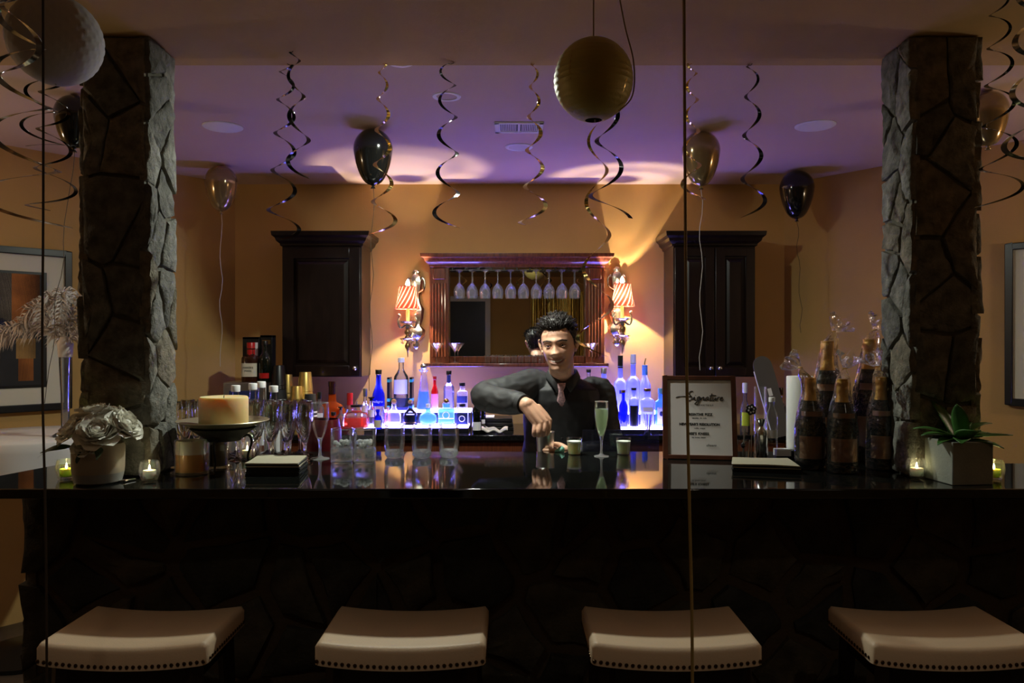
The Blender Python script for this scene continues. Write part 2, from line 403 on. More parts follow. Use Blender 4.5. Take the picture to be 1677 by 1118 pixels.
def stones(parent, o, u, v, n, w, h, nu, nv, R, mats, gap=.008, proud=.022, asp=1.0, k=13, rough=.004, tilt=.12):
    """irregular stones bedded over a rectangle: origin o, axes u,v, outward n"""
    o, u, v, n = Vector(o), Vector(u), Vector(v), Vector(n)
    for p in cells(w, h, nu, nv, R, asp=asp):
        c = (sum(a[0] for a in p)/len(p), sum(a[1] for a in p)/len(p))
        per = [math.dist(p[i], p[(i+1) % len(p)]) for i in range(len(p))]; tot = sum(per)
        if tot < .12: continue
        ring = []
        for i in range(len(p)):                     # the polygon's corners plus points along its edges, pulled in by the joint
            a, b = p[i], p[(i+1) % len(p)]; m = max(1, round(per[i]/tot*k))
            for j in range(m):
                t = j/m; x, y = a[0]+(b[0]-a[0])*t, a[1]+(b[1]-a[1])*t
                l = math.dist((x, y), c); s = max(.4, 1-gap*.75/l)-(R.uniform(0, rough)/l)
                ring.append((c[0]+(x-c[0])*s, c[1]+(y-c[1])*s))
        pr = proud*R.uniform(.65, 1.35); tx, ty = R.uniform(-tilt, tilt), R.uniform(-tilt, tilt); m = len(ring); vs = []
        for sc, hh in ((1, -.02), (.985, pr*.72), (.86, pr), (.45, pr*1.12)):
            for x, y in ring:
                X_, Y_ = c[0]+(x-c[0])*sc, c[1]+(y-c[1])*sc
                ww = hh+((X_-c[0])*tx+(Y_-c[1])*ty+R.uniform(-.28, .28)*proud if hh > 0 else 0)
                vs.append(o+u*X_+v*Y_+n*ww)
        vs.append(o+u*c[0]+v*c[1]+n*pr*1.15); fs = []
        for r in range(3):
            for i in range(m): fs.append((r*m+i, r*m+(i+1) % m, (r+1)*m+(i+1) % m, (r+1)*m+i))
        for i in range(m): fs.append((3*m+i, 3*m+(i+1) % m, 4*m))
        q = Vector(o+u*c[0]+v*c[1]) ; b = MB().add([x-q for x in vs], fs)
        b.build('stone', R.choice(mats), parent, loc=q, sharp=48)
ZC = 1.07
def column(label, xi, s, seed):
    """stone column standing on the bar top; xi is the face towards the middle, s its side"""
    R = random.Random(seed); w, d, h = .245, .205, ZF-ZC; y0 = 2.53; x0, x1 = (xi-w, xi) if s < 0 else (xi, xi+w)
    t = thing('stone_column', label, 'column', ((x0+x1)/2, y0+d/2, ZC)); e = .017; hx, hy = w/2, d/2
    MB().b2((-hx+e, -hy+e, 0), (hx-e, hy-e, h)).build('mortar_core', M['mortar'], t)
    stones(t, (-hx+e, -hy+e, 0), (1, 0, 0), (0, 0, 1), (0, -1, 0), w-2*e, h, 2, 6, R, STONES, gap=.005, proud=.018, k=18, asp=.7, tilt=.05)
    stones(t, (hx-e, hy-e, 0), (-1, 0, 0), (0, 0, 1), (0, 1, 0), w-2*e, h, 2, 6, R, STONES, gap=.005, proud=.018, k=18, asp=.7, tilt=.05)
    stones(t, (hx-e, -hy, 0), (0, 1, 0), (0, 0, 1), (1, 0, 0), d, h, 2, 10, R, STONES, gap=.004, proud=.014, asp=.45, k=18, rough=.005, tilt=.05)
    stones(t, (-hx+e, hy, 0), (0, -1, 0), (0, 0, 1), (-1, 0, 0), d, h, 2, 10, R, STONES, gap=.004, proud=.014, asp=.45, k=18, rough=.005, tilt=.05)
column('rough grey stone column standing on the bar top beside the white peonies', -1.198, -1, 3)
column('rough grey stone column standing on the bar top behind the agave planter', 1.318, 1, 11)
# ------------------------------------------------------------------ bar
t = thing('stone_bar_base', 'dark flagstone bar front under the black granite top, behind the stools', 'bar', (0, 2.62, 0))
MB().b2((-1.66, .02, 0), (2.6, .16, ZC-.031)).build('mortar_core', M['mortar_dark'], t)
R = random.Random(21)
stones(t, (-1.70, .02, 0), (1, 0, 0), (0, 0, 1), (0, -1, 0), 3.85, ZC-.035, 16, 5, R, BASEST, gap=.022, proud=.022, k=13, rough=.012)
stones(t, (-1.66, .16, 0), (0, -1, 0), (0, 0, 1), (-1, 0, 0), .16, ZC-.035, 1, 5, R, BASEST, gap=.012, proud=.03, k=12)
tag(MB().prism([(-1.78, 2.33), (2.7, 2.33), (2.7, 2.80), (1.62, 2.83), (1.60, 3.125), (-1.48, 3.125), (-1.50, 2.83), (-1.66, 2.80)], ZC-.031, ZC)
    .build('granite_worktop', M['granite'], bev=.004), 'polished black granite bar top carrying glasses, candles and bottles', 'worktop')
t = thing('work_shelf', 'steel work shelf behind the bar top, under the shaker tin', 'shelf', (0, 3.30, .985))
MB().b2((-1.4, -.165, -.03), (1.5, .13, 0)).build('shelf_board', M['brushed'], t, bev=.003)
MB().b2((-1.4, -.165, -.985), (1.5, -.12, -.03)).build('back_panel', M['darkwood'], t)
# ------------------------------------------------------------------ stools
def seat_z(x, y): return .017*(abs(x)/.229)**2
def make_stool(label, x):
    t = thing('bar_stool', label, 'stool', (x, 2.185, 0), 0, 'saddle stools along the bar front'); hw, hd = .229, .152; zt = .700
    b = MB(); nu, nv = 34, 26
    def prof(u, v, top):
        a, c = u*2-1, v*2-1; a = math.copysign(abs(a)**.72, a); c = math.copysign(abs(c)**.66, c)      # rings crowd towards the rolled edge
        x_, y_ = hw*a, hd*c; d = max(0, max((abs(a)-.945)/.055, (abs(c)-.905)/.095)); ed = math.sqrt(max(0, 1-d*d)) if d < 1 else 0
        q = max(0, abs(a)-.93)/.07*max(0, abs(c)-.90)/.10; k = 1-.020*q
        z = zt-.055+seat_z(x_, y_)+((.040+.014*ed+.007*(1-c*c)*(1-a*a)) if top else -.004)
        return (x_*k, y_*k, z)
    b.grid(lambda u, v: prof(u, v, 1), nu, nv); b.grid(lambda u, v: prof(u, v, 0), nu, nv)
    n1 = (nu+1)*(nv+1); loop = [i for i in range(nu+1)]+[j*(nu+1)+nu for j in range(1, nv+1)]+[nv*(nu+1)+i for i in range(nu-1, -1, -1)]+[j*(nu+1) for j in range(nv-1, 0, -1)]
    for a, c in zip(loop, loop[1:]+loop[:1]): b.f.append((a, c, c+n1, a+n1)); b.m.append(0)
    b.build('seat', M['leather'], t, sharp=60)
    nb = MB()
    for i in range(27):
        x_ = -hw*.965+2*hw*.965*i/26
        for s in (-1, 1): nb.ball((x_, s*(hd+.000), zt-.048+seat_z(x_, 0)), (.0056, .004, .0056), 8, 4)
    for i in range(1, 17):
        y_ = -hd*.95+2*hd*.95*i/17
        for s in (-1, 1): nb.ball((s*(hw+.000), y_, zt-.048+.017), (.004, .0056, .0056), 8, 4)
    nb.build('nailhead_trim', M['nail'], t)['kind'] = 'stuff'
    MB().b2((-.19, -.118, zt-.105), (.19, .118, zt-.052)).build('apron', M['darkwood'], t, bev=.004)
    for sx in (-1, 1):
        for sy in (-1, 1):
            MB().tube([(sx*.180, sy*.112, zt-.058), (sx*.190, sy*.120, .36), (sx*.205, sy*.135, 0)], [.026, .023, .019], 4).build('leg', M['darkwood'], t, sharp=20)
    for sy in (-1, 1): MB().b2((-.185, sy*.118-.012, .20), (.185, sy*.118+.012, .235)).build('stretcher', M['darkwood'], t, bev=.003)
    for sx in (-1, 1): MB().b2((sx*.195-.011, -.11, .28), (sx*.195+.011, .11, .312)).build('stretcher', M['darkwood'], t, bev=.003)
    return t
s0 = make_stool('cream saddle stool with nailhead trim, first from the left along the bar', X(196, 2.03))
for i, px in enumerate((654, 1110, 1572)):
    dup(s0, (X(px, 2.03), 2.185, 0), None, ['cream saddle stool with nailhead trim, second from the left along the bar',
        'cream saddle stool with nailhead trim, third from the left, behind the long olive cord',
        'cream saddle stool with nailhead trim, fourth from the left and cut by the picture edge'][i])
# ------------------------------------------------------------------ upper cabinets
def cabinet(label, xc, w, doors, knobs):
    y0, z0, z1 = 4.78, Z(617, 4.78), Z(400, 4.78); t = thing('wall_cabinet', label, 'cabinet', (xc, y0, z0)); h = z1-z0; D = YB-y0
    MB().b2((-w/2, .02, 0), (w/2, D-.002, h)).build('cabinet_body', M['darkwood'], t, bev=.002)
    c = MB(); prof = [(0, 0), (.010, .006), (.012, .018), (.030, .034), (.036, .052), (.052, .066), (.055, .084), (.055, .092)]
    rows = [[(-w/2-o, D-.002, h-.012+z), (-w/2-o, .018-o, h-.012+z), (w/2+o, .018-o, h-.012+z), (w/2+o, D-.002, h-.012+z)] for o, z in prof]
    vs = [p for r in rows for p in r]; n = len(prof)
    fs = [(i*4+j, i*4+j+1, i*4+j+5, i*4+j+4) for i in range(n-1) for j in range(3)]+[(0, 1, 2, 3), tuple((n-1)*4+j for j in range(4))]+[(i*4+3, i*4, i*4+4, i*4+7) for i in range(n-1)]
    c.add(vs, fs).build('crown_moulding', M['darkwood'], t, sharp=25)
    dw = (w-.006*(doors+1))/doors
    for i in range(doors):
        x0 = -w/2+.006+i*(dw+.006); x1 = x0+dw; st = .068 if doors == 1 else .055; d = MB()
        d.b2((x0, 0, .004), (x0+st, .02, h-.02)); d.b2((x1-st, 0, .004), (x1, .02, h-.02))
        d.b2((x0+st, 0, .004), (x1-st, .02, .004+st)); d.b2((x0+st, 0, h-.02-st), (x1-st, .02, h-.02))
        do = d.build('door', M['darkwood'], t, bev=.004)
        a, b_, e, f = x0+st, x1-st, .004+st, h-.02-st; q = MB()
        ins = .035; V = [(a, .018, e), (b_, .018, e), (b_, .018, f), (a, .018, f), (a+.012, .018, e+.012), (b_-.012, .018, e+.012), (b_-.012, .018, f-.012), (a+.012, .018, f-.012),
             (a+ins, .006, e+ins), (b_-ins, .006, e+ins), (b_-ins, .006, f-ins), (a+ins, .006, f-ins)]
        q.add(V, [(0,1,5,4),(1,2,6,5),(2,3,7,6),(3,0,4,7),(4,5,9,8),(5,6,10,9),(6,7,11,10),(7,4,8,11),(8,9,10,11)]); q.build('raised_panel', M['darkwood'], do, sharp=20)
        kx = x1-st*.45 if knobs[i] > 0 else x0+st*.45
        MB().lathe([(0, 0), (.006, 0), (.005, .012), (.011, .018), (.012, .024), (.007, .029), (0, .030)], 14).xf(Matrix.Rotation(PI/2, 4, 'X')).build('knob', M['steel'], do, loc=(kx, 0, .055))
    return t
cabinet('dark wood wall cabinet with a single door, left of the bar mirror', X(526, 4.78), .500, 1, [1])
cabinet('dark wood wall cabinet with two narrow doors, right of the bar mirror', X(1171, 4.78), .515, 2, [1, -1])
# ------------------------------------------------------------------ mirror unit
XM = X(847, 4.95); t = thing('bar_mirror', 'cherry wood bar mirror with crown moulding and fluted pilasters on back wall', 'mirror', (XM, YB, 1.36))
zt = Z(437, 4.92)-1.36; hw = .568
MB().b2((-hw+.03, -.03, .04), (hw-.03, -.002, zt+.06)).build('back_board', M['cherry'], t)
MB().b2((-hw+.11, -.034, .045), (hw-.11, -.030, zt+.04)).build('mirror_glass', M['mirror'], t)
for s in (-1, 1):
    xc = s*(hw-.058); p = MB(); p.b2((xc-.062, -.10, .02), (xc+.062, -.002, zt+.05)); po = p.build('pilaster', M['cherry'], t, bev=.003)
    for k in range(5): MB().tube([(xc-.040+k*.020, -.101, .06), (xc-.040+k*.020, -.101, zt-.10)], .0075, 8).build('reed', M['cherry'], po)
    MB().b2((xc-.042, -.113, zt-.075), (xc+.042, -.098, zt+.0)).build('rosette_block', M['cherry'], po, bev=.006)
MB().b2((-hw+.12, -.06, .02), (hw-.12, -.03, .062)).build('bottom_rail', M['cherry'], t, bev=.004)
MB().b2((-hw-.02, -.205, -.003), (hw+.02, -.002, .020)).build('shelf', M['cherry'], t, bev=.005)
prof = [(0, 0), (.006, .004), (.008, .018), (.022, .026), (.034, .042), (.040, .056), (.058, .064), (.060, .080), (.060, .086)]
yf = -.11; zc = zt+.005; rows = [[(-hw-o, -.002, zc+z), (-hw-o, yf-o, zc+z), (hw+o, yf-o, zc+z), (hw+o, -.002, zc+z)] for o, z in prof]; n = len(prof)
MB().add([p for r in rows for p in r], [(i*4+j, i*4+j+1, i*4+j+5, i*4+j+4) for i in range(n-1) for j in range(3)]+[(0, 1, 2, 3), tuple((n-1)*4+j for j in range(4))]+[(i*4+3, i*4, i*4+4, i*4+7) for i in range(n-1)]).build('crown_moulding', M['cherry'], t, sharp=25)
for i in range(11):      # T-shaped rails of the stemware rack
    x = -.424+.0848*i
    r = MB().b2((x-.004, -.10, zt-.012), (x+.004, -.035, zt+.006)).b2((x-.020, -.10, zt-.016), (x+.020, -.035, zt-.011)); r.build('stemware_rail', M['darkwood'], t)
# ------------------------------------------------------------------ glassware
def wine_glass():   # upside down, foot at z=0, bowl hanging below
    return MB().lathe([(0, 0), (.033, -.001), (.033, -.003), (.008, -.008), (.0036, -.02), (.0034, -.085), (.010, -.094), (.026, -.110), (.036, -.134), (.0375, -.152), (.033, -.186), (.0325, -.186), (.0368, -.152), (.0352, -.134), (.025, -.112), (.009, -.097), (0, -.094)], 22).mesh('wine_glass', M['hang'])
me = wine_glass()
for i in range(10):
    o = bpy.data.objects.new('wine_glass', me); COL.objects.link(o); o.location = (XM-.382+.0848*i, YB-.066, 1.36+zt-.0075)
    tag(o, ORD[i]+' from the left of the wine glasses hanging upside down above the mirror', 'wine glass', 'stemware hanging from the mirror rack')
me = MB().lathe([(0, 0), (.016, 0), (.0165, .002), (.0185, .05), (.0178, .05), (.0155, .006), (0, .006)], 16).mesh('shot_glass', M['stem'])
for i in range(10):
    o = bpy.data.objects.new('shot_glass', me); COL.objects.link(o); o.location = (X(798+i*11.0, 4.97), 4.97, 1.3805)
    tag(o, ORD[i]+' from the left of the small clear shot glasses on the mirror shelf', 'shot glass', 'shot glasses on the mirror shelf')
me = MB().lathe([(0, 0), (.034, 0), (.034, .002), (.006, .007), (.003, .014), (.003, .070), (.006, .076), (.046, .128), (.0455, .1285), (.005, .079), (0, .078)], 20).mesh('martini_glass', M['stem'])
for px, lab in ((715, 'martini glass on the mirror shelf in front of left pilaster'), (745, 'martini glass on the mirror shelf just left of the dark mirror'), (969, 'martini glass on the mirror shelf right of the man\'s head')):
    o = bpy.data.objects.new('martini_glass', me); COL.objects.link(o); o.location = (X(px, 4.93), 4.93, 1.3805); tag(o, lab, 'martini glass', 'martini glasses on the mirror shelf')
# ------------------------------------------------------------------ sconces
def sconce(label, bx, by, bz, tilt):
    """bz is the bulb; shade around it, arm back to the wall plate"""
    t = thing('wall_sconce', label, 'wall lamp', (bx, YB, bz)); yb = by-YB; pl = .035 if bx < 0 else -.02
    # back plate: stacked silvered glass urns on the wall
    MB().lathe([(0, -.33), (.012, -.325), (.026, -.30), (.014, -.275), (.030, -.255), (.055, -.235), (.058, -.20), (.030, -.17), (.045, -.12), (.052, -.06), (.030, -.02), (.022, .03), (.036, .07), (.042, .12), (.034, .155), (.018, .17), (.026, .185), (.012, .20), (0, .203)],
               16, ky=.5, off=(pl, -.032, .0), fn=lambda a, z: 1+.07*math.cos(8*a)).build('back_plate', M['silver'], t)
    for s in (-1, 1):      # scroll leaves at the top and by the cup
        MB().tube(cat_pts([(pl+s*.02, -.04, .05), (pl+s*.055, -.05, .075), (pl+s*.060, -.05, .12), (pl+s*.045, -.05, .145), (pl+s*.035, -.05, .13)]), .006, 8).build('scroll', M['silver'], t)
    arm = cat_pts([(pl*.5, -.05, -.22), (pl*.3, -.09, -.25), (0, yb-.01, -.235), (0, yb, -.19)])
    MB().tube(arm, .008, 8).build('arm', M['silver'], t)
    c = MB().lathe([(0, -.20), (.014, -.198), (.020, -.185), (.012, -.172), (.030, -.165), (.050, -.152), (.053, -.145), (.048, -.147), (.015, -.160), (.013, -.15), (0, -.15)], 18, off=(0, yb, 0), fn=lambda a, z: 1+.09*math.cos(6*a)); c.build('drip_cup', M['silver'], t)
    for s in (-1, 1):
        MB().tube(cat_pts([(s*.012, yb-.005, -.165), (s*.045, yb-.01, -.185), (s*.060, yb-.012, -.145), (s*.048, yb-.012, -.110), (s*.062, yb-.014, -.100)]), [.007]*24+[.010], 8).build('scroll', M['silver'], t)
    MB().ball((0, yb-.012, -.215), (.020, .020, .024), 14, 10).build('bronze_ball', M['brass'], t)['label'] = 'dark bronze ball'
    MB().lathe([(0, -.275), (.020, -.272), (.045, -.262), (.050, -.255), (.020, -.25), (.010, -.235), (0, -.235)], 16, off=(0, yb, 0), fn=lambda a, z: 1+.10*math.cos(7*a)).build('crystal_dish', M['silver'], t)
    for k in range(5):
        a = 2*PI*k/5+.3; MB().lathe([(0, -.032), (.006, -.022), (.007, -.014), (.002, 0), (0, .001)], 6, off=(.042*math.cos(a), yb+.042*math.sin(a), -.262)).build('crystal_drop', M['glass'], t, sharp=10)
    MB().lathe([(0, -.38), (.003, -.37), (.006, -.335), (.018, -.315), (.020, -.30), (.012, -.282), (.004, -.276), (0, -.275)], 12, off=(0, yb, 0)).build('drop_finial', M['brass'], t)
    MB().lathe([(0, -.160), (.0115, -.160), (.0115, -.052), (.0095, -.048), (0, -.048)], 14, off=(0, yb, 0)).build('candle_sleeve', M['wax'], t)
    sx, sy = (0.0, -.030) if bx < 0 else (0.003, .004)     # the clip-on shade sits a little crooked
    sh = bpy.data.objects.new('lamp_shade', MB().lathe([(.077, -.066), (.0745, -.05), (.066, -.02), (.060, .012), (.056, .045), (.0545, .078)], 72, fn=lambda a, z: 1+.010*math.cos(36*a)).mesh('lamp_shade', M['shade'], recalc=False))
    COL.objects.link(sh); sh.parent = t; sh.location = (sx, yb+sy, 0)
    for z, r in ((-.066, .0775), (.078, .055)):
        MB().tube([(r*math.cos(a), r*math.sin(a), z) for a in [2*PI*i/36 for i in range(37)]], .0016, 6).build('trim_ring', M['redwax'], sh)
    clipm = MB()          # spider: three wires to a clip ring, as on a bulb-clip shade
    for k in range(3):
        a = 2*PI*k/3+.4; clipm.tube([(.014*math.cos(a), .014*math.sin(a), .052), (.055*math.cos(a), .055*math.sin(a), .074)], .0011, 5)
    clipm.tube([(.027*math.cos(a), .027*math.sin(a), .060) for a in [2*PI*i/24 for i in range(25)]], .0018, 5)
    clipm.build('shade_clip', M['brass'], sh)
    # bulb: flame-tip candle bulb whose tip stands above the shade; light leaves from its middle
    MB().lathe([(0, .098), (.006, .096), (.012, .100), (.015, .106), (.013, .118), (.0085, .128), (.003, .138), (0, .140)], 14, off=(0, yb, -.012)).build('bulb', M['bulb'], t)
    MB().lathe([(0, -.048), (.006, -.048), (.008, -.030), (.007, -.020), (0, -.020)], 12, off=(0, yb, 0)).build('bulb_socket', M['brass'], t)
    MB().tube([(0, yb+.010, .0), (0, yb+.004, .086)], .0012, 5).build('clip_stem', M['brass'], t)
    return t
sconce('silvered wall sconce with a red striped shade, left of the mirror', *SCONCES[0], 0)
sconce('silvered wall sconce with a red striped shade, right of the mirror', *SCONCES[1], 0)
# ------------------------------------------------------------------ back counter
YC = 4.47; ZB = .972
tag(MB().prism([(-2.28, YC), (2.24, YC), (1.80, YB-.003), (-1.83, YB-.003)], ZB-.032, ZB).build('back_counter_top', M['granite2'], bev=.004), 'black stone counter along the back wall carrying the liquor bottles', 'counter')
for i in range(5):
    xc = -1.296+.648*i; t = thing('base_cabinet', ORD[i]+' from the left of the dark base cabinets under the back counter', 'cabinet', (xc, YC+.03, 0), 0, 'base cabinets under the back counter')
    MB().b2((-.322, .02, .1), (.322, .58, ZB-.034)).build('cabinet_body', M['cherry'], t); MB().b2((-.322, .07, 0), (.322, .58, .1)).build('toe_kick', M['black'], t)
    dr = MB().b2((-.312, 0, .74), (.312, .02, ZB-.05)).build('drawer', M['cherry'], t, bev=.004); MB().ball((0, -.014, .83), .013, 10, 8).build('knob', M['steel'], dr)
    for s in (-1, 1):
        do = MB().b2((s*.312, 0, .11), (s*.004, .02, .725)).build('door', M['cherry'], t, bev=.004); MB().ball((s*.05, -.014, .66), .013, 10, 8).build('knob', M['steel'], do)
# LED bottle steps
def led_step(name, label, x0, x1, y0, y1, z0, z1):
    t = thing(name, label, 'bottle riser', ((x0+x1)/2, (y0+y1)/2, z0)); hx, hy, h = (x1-x0)/2, (y1-y0)/2, z1-z0
    MB().b2((-hx, -hy, 0), (hx, hy, h-.012)).build('riser_box', M['black'], t, bev=.002)
    MB().b2((-hx, -hy-.004, h-.0115), (hx, hy, h)).build('lit_panel', M['led'], t, bev=.002)
    return t
Y1, Y2 = 4.66, 4.82
led_step('bottle_riser', 'glowing blue LED bottle step, low front one left of the man', X(600, Y1), X(768, Y1), Y1-.075, Y1+.075, ZB, Z(697.5, Y1-.075))
led_step('bottle_riser', 'glowing blue LED bottle step, tall rear one left of the man', X(632, Y2), X(772, Y2), Y2-.075, Y2+.10, ZB, Z(672, Y2-.075))
led_step('bottle_riser', 'glowing blue LED bottle step, low front one right of the man', X(985, Y1), X(1086, Y1), Y1-.075, Y1+.075, ZB, Z(700, Y1-.075))
led_step('bottle_riser', 'glowing blue LED bottle step, tall rear one right of the man', X(958, Y2), X(1080, Y2), Y2-.075, Y2+.10, ZB, Z(675, Y2-.075))
# ------------------------------------------------------------------ ceiling fittings
def zc_disc(px, py, r, name, label, cat, can):
    y = (ZA-CH)*F/(CY-py); t = thing(name, label, cat, (X(px, y), y, ZA))
    MB().lathe([(r*.74, -.001), (r*.74, -.006), (r*.92, -.008), (r, -.004), (r, -.0005)], 36).build('trim_ring', M['white'], t)
    if can:
        MB().lathe([(r*.74, -.006), (r*.62, .0-.004), (r*.5, -.0025), (0, -.002)], 32).build('reflector', M['trimwhite'], t)
    else:
        MB().lathe([(r*.76, -.006), (r*.5, -.0075), (0, -.008)], 32).build('speaker_grille', M['white'], t)
zc_disc(365, 207, .095, 'ceiling_speaker', 'flat white round speaker in alcove ceiling, nearer the left column', 'speaker', 0)
zc_disc(1335, 205, .095, 'ceiling_speaker', 'flat white round speaker in alcove ceiling, nearer the right column', 'speaker', 0)
zc_disc(850, 240, .075, 'recessed_light', 'unlit recessed can light in alcove ceiling below the vent', 'ceiling light', 1)
t = thing('recessed_downlight', 'lit recessed downlight over the man, left of the lantern', 'ceiling light', (-.28, 3.27, ZA))
MB().lathe([(.045, -.0005), (.045, -.004), (.060, -.004), (.062, -.0005)], 28).build('trim_ring', M['white'], t)
t = thing('fill_spot_ring', 'small added ring of the unseen fill spot close behind the soffit edge', 'ceiling light', (-.42, 2.87, ZA)); MB().lathe([(.035, -.0005), (.035, -.0035), (.050, -.003), (.050, -.0005)], 28).build('trim_ring', M['white'], t)  # ceiling ring added to go with the man's fill spot
y = (ZA-CH)*F/(CY-207.5); t = thing('ceiling_vent', 'white ceiling air vent with two louvre panels above the lantern', 'air vent', (X(850, y), y, ZA))
b = MB(); w2, d2 = .117, .088
for a, c in (((-w2, -d2), (w2, -d2+.022)), ((-w2, d2-.022), (w2, d2)), ((-w2, -d2), (-w2+.022, d2)), ((w2-.022, -d2), (w2, d2)), ((-.006, -d2), (.006, d2))): b.b2((*a, -.008), (*c, -.0005))
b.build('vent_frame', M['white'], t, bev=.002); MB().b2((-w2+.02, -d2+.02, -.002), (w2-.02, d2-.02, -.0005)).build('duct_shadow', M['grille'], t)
for s in (-1, 1):
    for k in range(10):
        x = s*(.016+.0086*k); MB().box((x, 0, -.005), (.0045, 2*d2-.044, .001), (0, .5, 0)).build('louvre', M['white'], t)
# ------------------------------------------------------------------ bottles
def lab_patch(r, z0, z1, n, ky, m, name, parent, a=1.0, seg=14):
    return MB().lathe([(r, z0), (r, z1)], seg, n, ky, a0=-PI/2-a, a1=-PI/2+a).build(name, m, parent, sharp=0, recalc=False)
def bottle(name, label, cat, px, yb, y, r, h, m, cap, prof='std', n=2, ky=1, lab=None, labm='wlabel', capm=None, caph=.03, capr=None, z=None, liquid=None, rz=0, group=None, laba=1.0):
    """bottle standing at picture column px; yb is its base row (or z its base height), h total height"""
    z0 = Z(yb, y) if z is None else z
    t = thing(name, label, cat, (X(px, y), y, z0), rz, group)
    hb = h-caph
    P = {'std': [(.92, 0), (1, .012), (1, .62), (.92, .68), (.55, .77), (.36, .83), (.34, .98), (.40, .985), (.40, 1)],
         'tall': [(.94, 0), (1, .01), (1, .56), (.93, .62), (.60, .72), (.42, .78), (.38, .97), (.46, .975), (.46, 1)],
         'wine': [(.95, 0), (1, .01), (1, .58), (.93, .65), (.55, .75), (.38, .80), (.36, .97), (.41, .975), (.41, 1)],
         'vodka': [(.94, 0), (1, .01), (1, .60), (.95, .645), (.62, .70), (.40, .73), (.36, .98), (.44, .985), (.44, 1)],
         'squat': [(.93, 0), (1, .02), (1, .60), (.86, .70), (.42, .78), (.36, .82), (.36, .97), (.46, .975), (.46, 1)],
         'round': [(.55, 0), (.70, .02), (.95, .22), (1, .36), (.93, .52), (.70, .66), (.34, .74), (.28, .80), (.28, 1)],
         'bell': [(.90, 0), (1, .02), (1, .30), (.80, .44), (.42, .60), (.36, .78), (.50, .95), (.52, 1)],
         'pyramid': [(.95, 0), (1, .02), (.96, .10), (.62, .55), (.42, .86), (.40, .93), (.72, .97), (.72, 1)],
         'square': [(.95, 0), (1, .015), (1, .70), (.92, .75), (.48, .80), (.42, .84), (.42, .97), (.50, .975), (.50, 1)],
         'flat': [(.95, 0), (1, .015), (1, .66), (.90, .74), (.40, .82), (.34, .86), (.34, 1)],
         'champ': [(.95, 0), (1, .01), (1, .46), (.96, .53), (.80, .62), (.54, .74), (.38, .84), (.33, .98), (.36, .985), (.36, 1)],
         'demi': [(.60, 0), (1, .02), (1, .42), (.88, .56), (.50, .70), (.30, .78), (.28, 1)],
         'tube': [(.97, 0), (1, .01), (1, .72), (.86, .80), (.42, .90), (.40, 1)]}[prof]
    pts = [(1e-4, 0)]+[(a*r, b*hb) for a, b in P]+[(1e-4, hb)]
    MB().lathe(pts, 24, n, ky).build('bottle_glass', M[m], t)
    nr = P[-1][0]*r
    cr = capr or nr*1.12
    if cap == 'pour':
        MB().tube([(0, 0, hb), (0, 0, hb+.012)], nr, 12).build('pour_collar', M[capm or 'black'], t); MB().tube(cat_pts([(0, 0, hb+.012), (0, 0, hb+.028), (.006, 0, hb+caph)]), .003, 8).build('pour_spout', M['steel'], t)
    elif cap == 'ball':
        MB().ball((0, 0, hb+cr*.75), cr, 16, 10).build('stopper', M[capm], t)
    elif cap == 'T':
        MB().lathe([(0, hb-.004), (nr*.9, hb-.004), (nr*.9, hb+caph*.55), (cr*1.5, hb+caph*.58), (cr*1.5, hb+caph), (0, hb+caph)], 18).build('stopper', M[capm or 'black'], t)
    else:
        MB().lathe([(0, hb-caph*cap_over.get(cap, .2)), (cr, hb-caph*cap_over.get(cap, .2)), (cr*1.02, hb+caph*.9), (cr*.94, hb+caph), (0, hb+caph)], 18).build('bottle_cap', M[capm or 'black'], t)
    if liquid:
        f, lm = liquid; q = [(1e-4, .004)]
        for a, b in P:
            if b <= f: q.append((a*r*.94, max(b*hb, .004)))
        q.append((lerp_tab([(b, a) for a, b in P], f)*r*.94, f*hb)); q.append((1e-4, f*hb)); MB().lathe(q, 22, n, ky).build('spirit', M[lm], t)
    if lab:
        for (a, b, lm) in ([(lab[0], lab[1], labm)] if not isinstance(lab[0], tuple) else lab):
            rr = max(lerp_tab([(q, p) for p, q in P], a), lerp_tab([(q, p) for p, q in P], b))*r*1.015
            lab_patch(rr, a*hb, b*hb, n, ky, M[lm], 'bottle_label', t, laba)
    return t
cap_over = {'screw': .2, 'foil': 1.6, 'wax': 1.2}
B = bottle
# counter, far left: liquor boxes and whisky on a steel box
t = thing('steel_box', 'brushed steel box on back counter under the whisky bottle', 'appliance', (X(412, 4.62), 4.62, ZB)); hz = Z(626, 4.5)-ZB
MB().b2((-.128, -.12, 0), (.128, .12, hz)).build('housing', M['brushed'], t, bev=.006); MB().b2((-.090, -.124, .10), (.090, -.118, hz-.05)).build('dark_front', M['navy'], t)
ZT = ZB+hz
w = B('whisky_bottle', 'squat bourbon bottle with red wax neck and cream label on the steel box', 'bottle', 418-7, 0, 4.58, .050, .235, 'brownglass', 'wax', 'square', n=3.5, lab=(.16, .56), labm='label', capm='redwax', caph=.035, capr=.024, z=ZT, laba=.95)
text('label_print', "MAKER'S", .016, M['ink'], w, (0, -.0515, .085)); text('label_print', 'MARK', .016, M['ink'], w, (0, -.0515, .066))
def carton(label, px, y, w_, d_, h_, z, m, patch):
    t = thing('gift_carton', label, 'box', (X(px, y), y, z)); MB().b2((-w_/2, -d_/2, 0), (w_/2, d_/2, h_)).build('carton', M[m], t, bev=.001)
    MB().b2((-w_/2, -d_/2, h_-.012), (w_/2, d_/2, h_+.001)).build('lid_flap', M[m], t, bev=.001)
    x0, x1, z0, z1, pm = patch; MB().b2((x0, -d_/2-.0015, z0), (x1, -d_/2+.0005, z1)).build('printed_label', M[pm], t); return t
